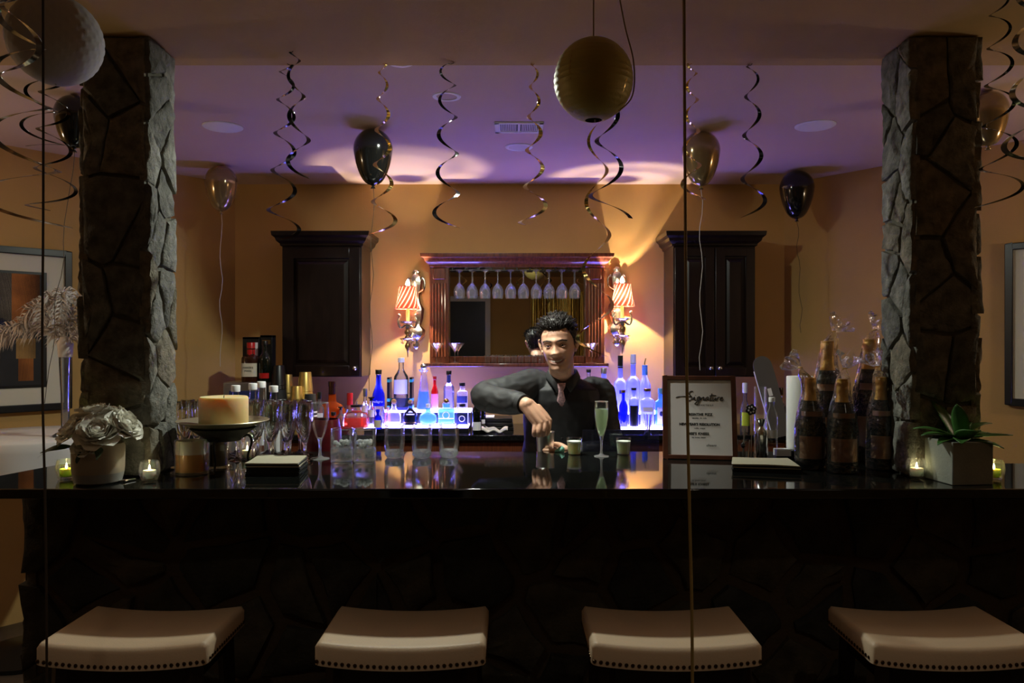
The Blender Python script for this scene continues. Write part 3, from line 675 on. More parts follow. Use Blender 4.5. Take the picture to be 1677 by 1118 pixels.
carton('black gift carton with white label standing behind the bourbon bottle', 415, 4.66, .10, .09, Z(552, 4.66)-ZT, ZT, 'black', (-.006, .042, .155, .235, 'wlabel'))
carton('narrow black gift carton with gold print beside the white labelled carton', 439, 4.665, .072, .075, Z(549, 4.66)-ZT, ZT, 'black', (-.024, .026, .225, .250, 'brass'))
B('wine_bottle', 'dark bottle with a small red label in front of the narrow gift carton', 'bottle', 434, 0, 4.555, .035, .245, 'darkglass', 'screw', 'wine', lab=(.10, .24), labm='redwax', z=ZT, caph=.02)
# cups on back counter
def cup_stack(name, label, px, y, ytop, r, m, n, band=None, zb=ZB, h1=.115):
    t = thing(name, label, 'cups', (X(px, y), y, zb), 0); H = Z(ytop, y)-zb; pitch = (H-h1)/max(1, n-1)
    for i in range(n):
        z = i*pitch; mm = m if not band or i % 2 == 0 else band
        MB().lathe([(r, z), (r*1.03, z+.003), (r, z+.007), (r*.80, z+h1-.003), (r*.76, z+h1), (0, z+h1-.004)], 22).build('cup', M[mm], t)
    return t
cup_stack('cup_stack', 'tallest stack of upside-down gold cups, before the left cabinet', 500, 4.60, 609, .044, 'goldcup', 12)
cup_stack('cup_stack', 'stack of upside-down gold cups half hidden beside the black cups', 471, 4.66, 613, .035, 'goldcup', 11)
cup_stack('cup_stack', 'shorter front stack of upside-down gold cups', 486, 4.53, 632, .039, 'goldcup', 10)
cup_stack('cup_stack', 'stack of upside-down black and white striped paper cups', 456, 4.56, 636, .054, 'blackmat', 15, 'white', h1=.10)
cup_stack('tumbler_stack', 'glossy black upside-down tumblers on the striped cups', 456, 4.56, 598, .045, 'black', 2, zb=Z(636, 4.56)-.003, h1=.118)
cup_stack('cup_stack', 'short stack of striped paper cups right of the tallest gold stack', 508, 4.52, 645, .040, 'blackmat', 13, 'white', h1=.10)
# left of the LED steps
B('flask_bottle', 'round orange cognac bottle with a tall dark stopper', 'bottle', 544, 0, 4.72, .085, .275, 'amber', 'T', 'round', ky=.5, capm='brownglass', caph=.075, z=Z(697, 4.72), capr=.016)
B('liquor_bottle', 'clear bottle with a red wax cap behind the squat red decanter', 'bottle', 573, 697, 4.76, .046, .205, 'bottleclear', 'wax', 'std', capm='redwax', caph=.045, capr=.018, liquid=(.3, 'pinkglass'))
B('decanter', 'squat decanter of red spirit with a dark dropper top', 'bottle', 584, 700, 4.58, .078, .160, 'bottleclear', 'pour', 'squat', ky=.7, n=3, capm='black', caph=.035, liquid=(.5, 'redliq'))
B('liquor_bottle', 'slim clear bottle with cream label left of the tall blue bottle', 'bottle', 598, 698, 4.68, .026, .232, 'bottleclear', 'screw', 'vodka', lab=(.42, .68), labm='label', capm='brushed', caph=.04)
B('liquor_bottle', 'small grey bottle with cream neck and dark cap beside the tall blue bottle', 'bottle', 608, 700, 4.62, .024, .185, 'smoke', 'T', 'tall', lab=(.40, .66), labm='label', caph=.02)
B('liquor_bottle', 'small bottle with orange and cream label in front of the round orange bottle', 'bottle', 546, 709, 4.50, .026, .125, 'amber', 'screw', 'square', lab=((.05, .46, 'label'), (.47, .66, 'cork')), caph=.018, n=4)
B('liquor_bottle', 'short clear bottle with flat dark cap behind the red dish', 'bottle', 558, 700, 4.66, .032, .128, 'bottleclear', 'T', 'demi', caph=.016)
t = tag(MB().lathe([(0, 0), (.022, 0), (.026, .010), (.055, .030), (.062, .036), (.059, .038), (.05, .032), (0, .020)], 24).build('red_dish', M['redwax'], loc=(X(563, 4.54), 4.54, ZB)), 'small dark red glossy dish left of the red decanter', 'dish')
B('liquor_bottle', 'dark capped clear bottle just right of the gold cups', 'bottle', 523, 700, 4.60, .030, .215, 'bottleclear', 'screw', 'std', caph=.035, lab=(.15, .5), labm='wlabel')
t = thing('maroon_tin', 'dark maroon ice bucket with a blue foot behind the flutes', 'bucket', (X(528, 3.3), 3.30, .985))
MB().lathe([(0, .02), (.078, .02), (.082, .05), (.080, .15), (.070, .20), (.066, .20), (.076, .15), (.076, .04), (0, .035)], 24).build('bucket', M['maroon'], t); MB().lathe([(0, 0), (.080, 0), (.080, .02), (0, .02)], 24).build('blue_foot', M['bluecap'], t)
# left LED steps
w = B('tequila_bottle', 'tall tequila bottle, cobalt at the top fading to clear', 'bottle', 620, 697, 4.66, .037, .342, 'bottleclear', 'screw', 'tall', capm='black', caph=.022)
MB().lathe([(.0375*a, b*.32) for a, b in [(1.0, .38), (1.012, .56), (.945, .62), (.615, .72), (.435, .78), (.395, .97)]], 24).build('cobalt_upper', M['cobalt'], w)
text('script_print', 'milagro', .021, M['white'], w, (0, -.0385, .150), shear=.3)
B('liquor_bottle', 'small bottle with a white label in front of the tall cobalt bottle', 'bottle', 619, 702, 4.52, .024, .115, 'cobalt', 'screw', 'squat', lab=(.08, .52), labm='label', caph=.012, capm='cobalt')
zt = Z(672, Y2-.075)
t = thing('window_carton', 'open fronted black carton with teal bands around a clear bottle', 'box', (X(656, 4.80), 4.80, zt))
for s in (-1, 1):
    p = MB().b2((s*.070-.008, -.045, 0), (s*.070+.008, .045, .205)).build('carton_side', M['black'], t)
    for z in (.175, .055, .01): MB().b2((s*.070-.0085, -.0455, z), (s*.070+.0085, .0455, z+.018)).build('teal_band', M['teal'], p)
MB().b2((-.062, -.045, 0), (.062, .045, .022)).build('carton_base', M['navy'], t); MB().b2((-.062, .035, .022), (.062, .045, .07)).build('carton_back', M['navy'], t)
B('liquor_bottle', 'tall clear bottle with square white label inside the open carton', 'bottle', 657, 0, 4.80, .046, .305, 'bottleclear', 'screw', 'std', lab=(.28, .60), labm='wlabel', capm='white', caph=.025, z=zt+.0225, laba=1.15)
B('tequila_bottle', 'clear pyramid bottle with a steel ball stopper and blue base', 'bottle', 694, 0, 4.80, .042, .275, 'bottleclear', 'ball', 'pyramid', capm='steel', caph=.02, z=zt, capr=.022, n=4, liquid=(.45, 'iceblue'))
B('liquor_bottle', 'slim bottle with red upper half and pale pink lower half', 'bottle', 712, 0, 4.80, .0215, .210, 'pinkglass', 'screw', 'tall', capm='redwax', caph=.016, z=zt, n=4)
b_ = [o for o in COL.objects if o.get('label', '').startswith('slim bottle with red upper')][0]
MB().lathe([(.0218*a, b*.194) for a, b in [(1.0, .52), (1.012, .56), (.945, .62), (.615, .72), (.44, .78), (.40, .97)]], 20, 4).build('red_upper', M['redglass'], b_)
B('vodka_bottle', 'clear vodka bottle with long blue neck label and black cap', 'bottle', 735, 0, 4.80, .034, .245, 'bottleclear', 'screw', 'vodka', lab=(.76, .97), labm='navy', capm='black', caph=.020, z=zt, liquid=(.55, 'bottleclear'))
B('gin_bottle', 'square gin bottle with navy label, rear one left of the man', 'bottle', 757, 0, 4.80, .033, .170, 'bottleclear', 'screw', 'square', n=5, lab=(.30, .58), labm='navy', capm='black', caph=.018, z=zt)
zl = Z(697.5, Y1-.075)
B('tequila_bottle', 'squat clear tequila bottle with orange cork, leftmost on the low step', 'bottle', 645, 0, 4.66, .046, .150, 'bottleclear', 'ball', 'demi', ky=.6, capm='cork', caph=.02, z=zl, capr=.016, lab=(.04, .16), labm='wlabel', n=3)
B('pink_bottle', 'small pink bottle behind the squat tequila bottle', 'bottle', 635, 0, 4.70, .018, .105, 'pinkglass', 'screw', 'square', capm='pinklabel', caph=.012, z=zl)
B('tequila_bottle', 'round dark bottle with yellow band and cork on the low step', 'bottle', 672, 0, 4.64, .044, .150, 'smoke', 'ball', 'demi', capm='cork', caph=.02, z=zl, capr=.014, liquid=(.5, 'darkglass'), lab=(.12, .17), labm='brass')
B('tequila_bottle', 'round disc shaped ice blue bottle with an embossed face', 'bottle', 701, 0, 4.63, .054, .130, 'iceblue', 'screw', 'round', ky=.45, capm='wlabel', caph=.02, z=zl, capr=.014)
t = B('gin_bottle', 'broad square bottle with round emblem and ornate metal stopper', 'bottle', 731, 0, 4.65, .050, .150, 'iceblue', 'ball', 'square', n=6, ky=.55, capm='brass', caph=.02, z=zl, capr=.018, lab=(.30, .345), labm='white', laba=.85)
MB().tube([(.020*math.cos(a), -.0285, .062+.020*math.sin(a)) for a in [2*PI*i/20 for i in range(21)]], .0028, 6).build('round_emblem', M['white'], t)
t = B('gin_bottle', 'square gin bottle with white ring on a navy label, front one left of the man', 'bottle', 757, 0, 4.64, .036, .130, 'bottleclear', 'screw', 'square', n=6, ky=.8, lab=(.06, .66), labm='navy', capm='black', caph=.015, z=zl, laba=.9)
MB().tube([(.017*math.cos(a), -.0305, .042+.017*math.sin(a)) for a in [2*PI*i/20 for i in range(21)]], .0024, 6).build('round_emblem', M['white'], t)
for px, y, lab, l2 in ((781, 4.50, 'dark wine bottle with white label, front of the pair beside the man\'s elbow', (.12, .34)), (788, 4.60, 'dark wine bottle behind the white labelled one beside the man\'s elbow', (.25, .36))):
    B('wine_bottle', lab, 'bottle', px, 0, y, .028, .235, 'darkglass', 'foil', 'wine', lab=l2, labm='wlabel', capm='black', caph=.012, z=ZB)
t = MB(); R = random.Random(5)
t.grid(lambda u, v: (-.085+.17*u, -.06+.12*v, .016+.014*math.sin(u*7+v*3)*math.sin(v*5)+.008*math.sin(u*15)), 16, 10)
tr = thing('folded_towel', 'crumpled pale blue towel on the back counter by the wine bottles', 'towel', (X(808, 4.56), 4.56, ZB)); o = t.build('towel', M['cloth'], tr); sm = o.modifiers.new('thick', 'SOLIDIFY'); sm.thickness = .008
t = thing('black_tray_stack', 'black stacked trays on the back counter left of the man', 'trays', (X(815, 4.78), 4.78, ZB))
for k in range(3): MB().b2((-.10+.01*k, -.09, .027*k), (.10-.004*k, .09, .027*k+.022)).build('tray', M['black'], t, bev=.003)
MB().b2((-.10, -.08, .079), (-.02, .06, .083)).build('paper_slip', M['paper'], t)
# right LED steps
zt = Z(675, Y2-.075); zl = Z(700, Y1-.075)
B('vodka_bottle', 'clear bottle with dark cap just over the man\'s shoulder', 'bottle', 964, 0, 4.80, .030, .265, 'bottleclear', 'screw', 'vodka', caph=.016, z=zt)
B('tequila_bottle', 'pot bellied clear bottle with blue script print beside the man\'s shoulder', 'bottle', 989, 0, 4.79, .056, .272, 'frost', 'screw', 'demi', capm='brushed', caph=.028, z=zt, lab=(.42, .47), labm='navy', ky=.6)
B('liqueur_bottle', 'small clear bottle with red label beside the man\'s shoulder', 'bottle', 984, 0, 4.68, .020, .20, 'bottleclear', 'screw', 'tall', caph=.02, z=zl, lab=(.55, .74), labm='redwax')
B('bitters_bottle', 'small dropper bottle with a dark dot on its label', 'bottle', 1001, 0, 4.70, .022, .215, 'frost', 'pour', 'tall', capm='white', caph=.05, z=zl, lab=(.40, .52), labm='black', laba=.5)
B('vodka_bottle', 'frosted vodka bottle with tall dark cap, leftmost of three tall ones', 'bottle', 1016, 0, 4.79, .040, .352, 'frost', 'screw', 'vodka', capm='black', caph=.065, capr=.016, z=zt, lab=(.40, .48), labm='navy', laba=.3)
B('vodka_bottle', 'frosted vodka bottle with pale blue neck, middle of three tall ones', 'bottle', 1037, 0, 4.79, .042, .360, 'frost', 'screw', 'vodka', capm='acryl', caph=.055, capr=.017, z=zt)
B('rum_bottle', 'frosted bottle with blue collar and pour spout, rightmost of three tall ones', 'bottle', 1056, 0, 4.79, .037, .335, 'frost', 'pour', 'tall', capm='bluecap', caph=.055, z=zt, lab=(.82, .99), labm='bluecap', laba=3.0)
B('liqueur_bottle', 'small cobalt blue bottle with a brass cap', 'bottle', 1021, 0, 4.65, .027, .222, 'cobalt', 'screw', 'tall', capm='brass', caph=.014, z=zl)
t = B('vodka_bottle', 'clear bottle with a black label and black cap, right of the cobalt one', 'bottle', 1038, 0, 4.64, .030, .236, 'frost', 'screw', 'square', capm='black', caph=.012, z=zl, lab=(.02, .58), labm='black', capr=.016)
B('rum_bottle', 'wide frosted square bottle with pale label and gold cap', 'bottle', 1060, 0, 4.64, .040, .232, 'frost', 'screw', 'square', n=5, ky=.7, capm='brass', caph=.014, z=zl, lab=(.42, .56), labm='label', laba=.7)
t = B('gin_bottle', 'ice blue rectangular gin bottle with a white label beside the framed sign', 'bottle', 1082, 0, 4.66, .034, .232, 'iceblue', 'screw', 'square', n=6, ky=.6, capm='bluecap', caph=.03, capr=.017, z=zl, lab=(.08, .58), labm='wlabel', laba=.62)
text('label_print', 'BOMBAY', .0085, M['navy'], t, (0, -.0222, .112)); MB().ball((0, -.0212, .078), (.011, .0018, .015), 12, 8).build('oval_emblem', M['navy'], t)
for k, (px, y) in enumerate(((1003, 4.62), (1008, 4.70))):
    tag(MB().lathe([(0, 0), (.024, 0), (.028, .085), (.0265, .085), (.023, .006), (0, .006)], 18).build('blue_glass', M['cobalt'], loc=(X(px, y), y, zl)), ['cobalt drinking glass on the low step, nearest the man', 'cobalt drinking glass behind the nearest cobalt glass on the low step'][k], 'glass')
t = thing('straw_cup', 'small glass of coloured cocktail picks in front of the frosted square bottle', 'cup', (X(1061, 4.55), 4.55, ZB))
MB().lathe([(0, 0), (.022, 0), (.028, .08), (.0265, .08), (.021, .005), (0, .005)], 16).build('cup', M['plastic'], t)
for k in range(7):
    a = 2*PI*k/7; MB().tube([(.008*math.cos(a), .008*math.sin(a), .008), (.024*math.cos(a), .022*math.sin(a), .115)], .002, 5).build('cocktail_pick', M[['redwax', 'teal', 'leaf', 'black', 'white', 'redwax', 'leaf'][k]], t)
# right end of back counter
B('liquor_bottle', 'clear bottle with yellow label and white cap right of the sign', 'bottle', 1220, 0, 4.58, .029, .30, 'bottleclear', 'screw', 'tall', capm='white', caph=.05, z=ZB, lab=(.18, .50), labm='waxgreen')
B('whisky_bottle', 'pale whisky bottle with dark cap beside the white roll', 'bottle', 1277, 0, 4.52, .042, .275, 'bottleclear', 'screw', 'std', capm='brownglass', caph=.035, z=ZB, lab=(.32, .52), labm='label', capr=.020)
B('whisky_bottle', 'dark capped bottle half hidden behind the pale whisky bottle', 'bottle', 1270, 0, 4.62, .034, .295, 'smoke', 'screw', 'std', capm='black', caph=.035, z=ZB)
t = thing('paddle', 'grey round ended paddle leaning on the wall behind the bottles', 'paddle', (X(1281, 4.40), 4.40, ZB), 0)
p = [(-.052, 0), (.052, 0), (.056, .35), (.054, .42)]+[(.054*math.cos(a), .42+.06*math.sin(a)) for a in [PI*i/12 for i in range(1, 12)]]+[(-.054, .42), (-.056, .35)]
o = MB().prism(p, -.008, .008).xf(Matrix.Rotation(PI/2, 4, 'X')).build('blade', M['paddlegrey'], t, rot=(-.20, -.21, 0)); MB().b2((-.012, -.010, .24), (.010, -.0075, .285)).build('sticker', M['wlabel'], o)
MB().tube([(-.054, 0, .02), (-.057, 0, .40)], .0035, 6).build('bright_edge', M['white'], o)
# ------------------------------------------------------------------ bar top: glasses
def on(px, py, z=ZC): y = F*(CH-z)/(py-CY); return Vector((X(px, y), y, z))
fl = MB().lathe([(0, 0), (.0285, 0), (.0292, .002), (.013, .0055), (.0055, .012), (.0042, .03), (.0042, .052), (.0055, .064), (.0115, .081), (.0215, .118), (.0268, .155), (.0276, .180), (.0255, .2145), (.0252, .2154), (.0244, .2150), (.0262, .180), (.0254, .155), (.0200, .119), (.0100, .088), (.004, .080), (0, .079)], 26)
flute = fl.mesh('champagne_flute', M['clearglass'])
f2 = MB().lathe([(.0080, .0785), (.0115, .083), (.0215, .118), (.0268, .155), (.0276, .180), (.0255, .215)], 22)
f2.lathe([(0, 0), (.0285, 0), (.0292, .002), (.013, .0055), (.0055, .012), (.0042, .03), (.0042, .052), (.0055, .064), (.0082, .0765), (.0072, .080), (0, .0765)], 22, mi=1)
f2.tube([(.0255*math.cos(a), .0255*math.sin(a), .215) for a in [2*PI*i/22 for i in range(23)]], .0010, 5, mi=1)
flute_single = f2.mesh('champagne_flute', [M['stem'], M['crystal']], recalc=False)
R = random.Random(9); n_f = 0
def put_flute(x, y, label, group=None):
    o = bpy.data.objects.new('champagne_flute', flute); COL.objects.link(o); o.location = (x, y, ZC); tag(o, label, 'champagne flute', group); return o
p = on(524, 751); o = put_flute(p.x, p.y, 'empty champagne flute at the right end of the packed flutes, beside the square tumblers'); o.data = flute_single; o.scale = (1.25, 1.25, 1)
FG = 'packed empty champagne flutes'
for r, (y, px0, px1, n) in enumerate(((2.815, 416, 498, 4), (2.882, 388, 502, 5), (2.949, 372, 500, 6), (3.016, 296, 500, 9), (3.083, 310, 490, 8))):
    for i in range(n):
        px = px0+(px1-px0)*(i/(n-1)) + R.uniform(-2, 2); put_flute(X(px, y), y+R.uniform(-.006, .006), ORD[i]+' from the left in the '+['front', 'second', 'third', 'fourth', 'rearmost'][r]+' row of packed empty champagne flutes', FG)
for px, y in ((303, 2.88), (322, 2.94)): put_flute(X(px, y), y, 'empty champagne flute left of the plate candle, near the stone column' if px == 303 else 'empty champagne flute just behind the left rim of the candle plate')
# square heavy tumblers with rippled bases
def rim(t, r, z, n):
    P = []
    for j in range(41):
        a = 2*PI*j/40; c, q = math.cos(a), math.sin(a); d = (abs(c)**n+abs(q)**n)**(-1/n); P.append((r*c*d, r*q*d, z))
    MB().tube(P, .0013, 6).build('rim', M['glass'], t)
def tumbler(name, label, px, py, kind):
    p = on(px, py); t = thing(name, label, 'tumbler', p, R.uniform(0, .3) if kind else .08)
    if kind == 0:
        MB().lathe([(0, 0), (.034, 0), (.039, .004), (.0403, .048), (.036, .056), (0, .054)], 40, 3.4).build('solid_base', M['crystal'], t)
        MB().lathe([(.0404, .041), (.0407, .06), (.041, .124), (.0405, .126), (.0385, .125), (.0375, .062), (.034, .0475)], 40, 3.4).build('glass_wall', M['stem'], t, recalc=False); rim(t, .0398, .1255, 3.4)
        b = MB(); R2 = random.Random(px)
        for k in range(34):
            a = R2.uniform(0, 2*PI); q = R2.uniform(0, .030); b.ball((q*math.cos(a), q*math.sin(a), R2.uniform(.060, .080)), R2.uniform(.006, .0095), 7, 5)
        for k in range(5): b.ball((.02*math.cos(k*1.3), .02*math.sin(k*1.3), .022+.004*(k % 3)), .006, 6, 4)
        o = b.build('ice', M['ice'], t); o['kind'] = 'stuff'
    else:
        MB().lathe([(0, 0), (.026, 0), (.031, .004), (.036, .024), (.031, .030), (.020, .025), (0, .023)], 32).build('solid_base', M['crystal'], t)
        MB().lathe([(.0362, .025), (.0378, .034), (.0405, .065), (.0395, .10), (.0365, .126), (.0345, .126), (.0375, .10), (.0383, .065), (.034, .036), (.031, .031)], 32).build('glass_wall', M['stem'], t, recalc=False); rim(t, .0355, .1262, 2)
        b = MB()
        for k in range(8): a = 2*PI*k/8; b.ball((.030*math.cos(a), .030*math.sin(a), .016), (.008, .008, .010), 8, 5)
        b.build('rippled_foot', M['crystal'], t)['kind'] = 'stuff'
    return t
tumbler('square_tumbler', 'square glass tumbler of ice, left of the two beside the flutes', 560, 757, 0)
tumbler('square_tumbler', 'square glass tumbler of ice, right of the two beside the flutes', 597.5, 757, 0)
tumbler('round_tumbler', 'round rocks glass, leftmost of the three in a row', 646, 749, 1)
tumbler('round_tumbler', 'round rocks glass, middle of the three in a row', 691, 749, 1)
tumbler('round_tumbler', 'round rocks glass, rightmost of the three in a row', 735, 748, 1)
M['yellowdrink'] = mat('cloudy_yellow_drink', (.95, .88, .40), .4, sss=.05); M['greendrink'] = mat('cloudy_green_drink', (.82, .97, .64), .4, sss=.05); M['foam'] = mat('drink_foam', (.80, .86, .74), .6)
def shot_cup(label, px, dm):
    p = on(px, 744); t = thing('sample_cup', label, 'plastic cup', p)
    MB().lathe([(0, 0), (.024, 0), (.0245, .002), (.031, .064), (.033, .065), (.033, .067), (.0305, .067), (.0235, .003), (0, .003)], 24).build('cup', M['plastic'], t)
    MB().lathe([(0, .004), (.0232, .004), (.0278, .048), (0, .048)], 22).build('drink', M[dm], t)
    MB().lathe([(0, .0482), (.0278, .0482), (.0284, .054), (0, .054)], 22).build('foam', M['foam'], t)
shot_cup('small plastic cup of cloudy yellow cocktail beside the shaker tin', 940.5, 'yellowdrink')
shot_cup('small plastic cup of pale green cocktail right of the filled flute', 1021, 'greendrink')
p = on(985, 747); t = thing('filled_flute', 'champagne flute filled with cloudy green cocktail', 'champagne flute', p)
o = bpy.data.objects.new('flute', flute_single); COL.objects.link(o); o.parent = t; 
M['greenclear'] = thin('green_cocktail', (.86, .95, .80), 1, .05, .7, (.76, .90, .64))
MB().lathe([(0, .081), (.005, .082), (.0102, .087), (.0200, .119), (.0252, .155), (.0260, .178), (.0255, .186), (0, .186)], 24).build('drink', M['greenclear'], t)
t = thing('splash_panel', 'low clear acrylic panel behind the drinks, right of the man', 'panel', (X(1018, 3.13), 3.155, .985)); MB().b2((-.158, -.003, 0), (.158, .003, .17)).build('panel', M['smoke'], t, bev=.001)
for s in (-1, 1): MB().b2((s*.12-.02, -.02, 0), (s*.12+.02, .02, .012)).build('foot', M['plastic'], t, bev=.002)
# shaker tin on the work shelf
t = thing('shaker_tin', 'polished steel shaker tin held by the man', 'shaker', (X(893, 3.19), 3.19, .985)); hz = Z(706.5, 3.19)-.985
MB().lathe([(0, 0), (.030, 0), (.031, .004), (.0385, hz-.003), (.0395, hz), (.0385, hz+.001), (.0365, hz-.004), (.0295, .006), (0, .006)], 32).build('tin', M['tin'], t)
tag(MB().tube([(X(887, 3.18)-.004, 3.18, hz+1.035), (X(890, 3.19), 3.19, 1.0)], [.0075, .010], 10).build('muddler', M['redwax']), 'dark red muddler in the shaker tin, gripped by the man', 'muddler')
t = thing('folded_paper', 'small folded mint green paper beside the shaker tin', 'paper', (X(917, 3.1), 3.105, ZC))
MB().add([(-.022, 0, 0), (.018, 0, 0), (.020, .004, .016), (.008, .006, .026), (-.004, .004, .018), (-.020, .004, .006)], [(0, 1, 2, 3, 4, 5)]).build('paper', mat('mint_paper', (.25, .62, .50), .7), t).modifiers.new('t', 'SOLIDIFY').thickness = .003
# mixers behind the flutes
for k, (px, y, h) in enumerate(((386, 3.18, .353), (414, 3.25, .357), (428, 3.345, .360), (448, 3.16, .352))):
    B('mixer_bottle', ['clear mixer bottle with white cap, leftmost behind the plate candle', 'clear mixer bottle with white cap, second behind the flutes', 'clear mixer bottle with white cap, third behind the flutes', 'clear mixer bottle with white cap, before the striped cups'][k],
      'bottle', px, 0, y, .038, h, 'plastic', 'screw', 'std', capm='white', caph=.022, capr=.018, z=.985, lab=(.25, .50), labm='wlabel')
# ------------------------------------------------------------------ candles
def candle_light(parent, loc, power, col=(1, .78, .42)):
    o = lamp('candle_light', 'POINT', loc, power, col, rad=.006); o.parent = parent
p = on(365.5, 768); t = thing('plate_candle_stand', 'metal plate on three curved iron legs under the big ivory candle', 'candle stand', p); hp = .150
MB().lathe([(0, hp-.012), (.05, hp-.012), (.10, hp), (.148, hp+.018), (.157, hp+.022), (.155, hp+.024), (.10, hp+.006), (.05, hp-.007), (0, hp-.007)], 48).build('plate', M['platemetal'], t)
MB().lathe([(0, hp-.050), (.060, hp-.048), (.066, hp-.036), (.082, hp-.026), (.112, hp-.0035), (.10, hp-.002), (0, hp-.014)], 40).build('plate_underside', M['platedark'], t)
for k in range(3):
    a = -PI/2+2*PI*k/3+.05; c, s = math.cos(a), math.sin(a)
    MB().tube(cat_pts([(.055*c, .055*s, hp-.045), (.085*c, .085*s, hp-.035), (.098*c, .098*s, hp-.060), (.085*c, .085*s, .04), (.092*c, .092*s, .003)]), .0042, 8).build('leg', M['iron'], t)
t = thing('pillar_candle', 'wide ivory pillar candle on the metal plate', 'candle', (p.x+.002, p.y, ZC+hp-.006)); r = .083
MB().lathe([(0, 0), (r-.002, 0), (r, .003), (r, .106), (r-.004, .112), (r-.012, .112), (r-.022, .108), (0, .106)], 48).build('wax', M['wax'], t); MB().tube([(0, 0, .104), (.001, 0, .116)], .0015, 6).build('wick', M['ink'], t)
def jar_candle(label, px, py, r, h, wm, wm2, fr):
    p = on(px, py); t = thing('jar_candle', label, 'candle', (p.x, p.y+r, ZC))
    MB().lathe([(0, .008), (r-.003, .008), (r-.003, h*fr), (0, h*fr)], 32).build('wax', M[wm], t); MB().lathe([(0, h*fr+.0004), (r-.003, h*fr+.0004), (r-.003, h*.94), (r-.008, h), (r-.014, h*.90), (0, h*.88)], 32).build('upper_wax', M[wm2], t)
    MB().tube([(0, 0, h*.86), (0, 0, h*.97)], .0014, 6).build('wick', M['ink'], t)
    MB().lathe([(0, 0), (r, 0), (r+.001, .004), (r+.001, h*1.02), (r-.001, h*1.02), (r-.001, .006), (0, .006)], 32).build('jar', M['thin'], t)
    MB().lathe([(0, .0), (r+.012, .0), (r+.014, .004), (r, .005)], 32).build('glass_saucer', M['thin'], t); return t
jar_candle('jar candle with white top and amber base, beside the left stone column', 303, 779, .055, .112, 'waxamber', 'waxwhite', .60)
jar_candle('dim olive jar candle standing behind the iron legs', 350, 768, .035, .090, 'waxolive', 'waxolive', .7)
def votive(label, px, py, wm, power, col):
    p = on(px, py); t = thing('votive_candle', label, 'candle', (p.x, p.y+.02, ZC))
    MB().lathe([(0, 0), (.020, 0), (.024, .003), (.031, .022), (.033, .036), (.031, .052), (.0275, .064), (.0262, .064), (.0297, .052), (.0315, .036), (.0295, .023), (.022, .010), (0, .009)], 28).build('glass_cup', M['thin'], t)
    MB().lathe([(0, .0095), (.0195, .0095), (.0205, .012), (.0205, .033), (.019, .035), (0, .033)], 24).build('wax', M[wm], t)
    MB().lathe([(0, .034), (.003, .037), (.0035, .041), (.002, .048), (0, .054)], 10).build('flame', M['flame'], t)
    candle_light(t, (0, 0, .047), power, col); return t
votive('lit votive candle glowing yellow green left of the peony pot', 103, 786, 'waxgreen', .045, (.95, 1, .25))
votive('lit votive candle between the peony pot and the jar candle', 240, 789, 'waxwhite', .025, (1, .9, .6))
votive('lit votive candle left of the agave planter', 1506.5, 785, 'waxwhite', .018, (1, .9, .5))
votive('lit votive candle right of the agave planter', 1634, 787, 'waxgreen', .04, (.95, 1, .25))
votive('unlit looking votive glass with white wax under the flutes', 402, 753, 'waxwhite', .004, (1, .9, .7))
tag(MB().tube([on(182, 790)+Vector((0, 0, .004)), on(205, 789)+Vector((0, 0, .005)), on(222, 786)+Vector((0, .0, .004))], [.002, .0042, .003], 8).build('silver_pen', M['steel']), 'silver pen lying on bar top between pot and votive', 'pen')
# ------------------------------------------------------------------ napkins
def napkins(label, corners, n, seed):
    R = random.Random(seed); c = sum((Vector(q) for q in corners), Vector())/4; t = thing('napkin_stack', label, 'napkins', (c.x, c.y, ZC))
    for i in range(n):
        a = R.uniform(-.035, .035); h = .0042; z = i*.0047; dx, dy = R.uniform(-.003, .003), R.uniform(-.003, .003); b = MB()
        q = [Matrix.Rotation(a, 3, 'Z') @ (Vector(k)-c) for k in corners]
        def fn(u, v, zz):
            x = q[0]*(1-u)*(1-v)+q[1]*u*(1-v)+q[2]*u*v+q[3]*(1-u)*v
            return (x.x+dx, x.y+dy, z+zz+.0016*math.sin(u*5+i)*math.sin(v*4+seed)*(i/n))
        b.grid(lambda u, v: fn(u, v, 0), 6, 6); b.grid(lambda u, v: fn(u, v, h), 6, 6)
        lp = [k for k in range(7)]+[j*7+6 for j in range(1, 7)]+[42+k for k in range(5, -1, -1)]+[j*7 for j in range(5, 0, -1)]
        for e, f in zip(lp, lp[1:]+lp[:1]): b.f.append((e, f, f+49, e+49)); b.m.append(0)
        b.build('napkin', M['napcream'] if i == n-1 or i == n-3 else M['napkin'], t)
napkins('stack of black cocktail napkins with cream print before the flutes', [on(402, 779), on(490, 779), on(503, 765), on(425, 763)], 9, 3)
napkins('stack of black cocktail napkins with cream print right of the sign', [on(1200, 772), on(1312, 776), on(1290, 762), on(1200, 761)], 6, 8)
# ------------------------------------------------------------------ framed sign
p = on(1146.5, 752.5); t = thing('framed_sign', 'brown framed cocktail menu sign standing on the bar top', 'sign', p); t.rotation_euler = (0, 0, -.15)
sg = bpy.data.objects.new('sign_frame', None)
w2, h = .139, .322; fw = .017; Rm = Matrix.Rotation(-.20, 4, 'X')
b = MB(); b.b2((-w2, -.008, 0), (-w2+fw, .008, h)); b.b2((w2-fw, -.008, 0), (w2, .008, h)); b.b2((-w2+fw, -.008, 0), (w2-fw, .008, fw)); b.b2((-w2+fw, -.008, h-fw), (w2-fw, .008, h))
fr = b.build('frame', M['cherryedge'], t, rot=(-.20, 0, 0), bev=.002)
bd = MB().b2((-w2+fw, -.002, fw), (w2-fw, .003, h-fw)).build('menu_sheet', M['paper'], fr)
MB().b2((-.02, .0, 0), (.02, .006, .2)).build('easel_leg', M['cherryedge'], t, loc=(0, .125, .001), rot=(.36, 0, 0))
yk = -.0026
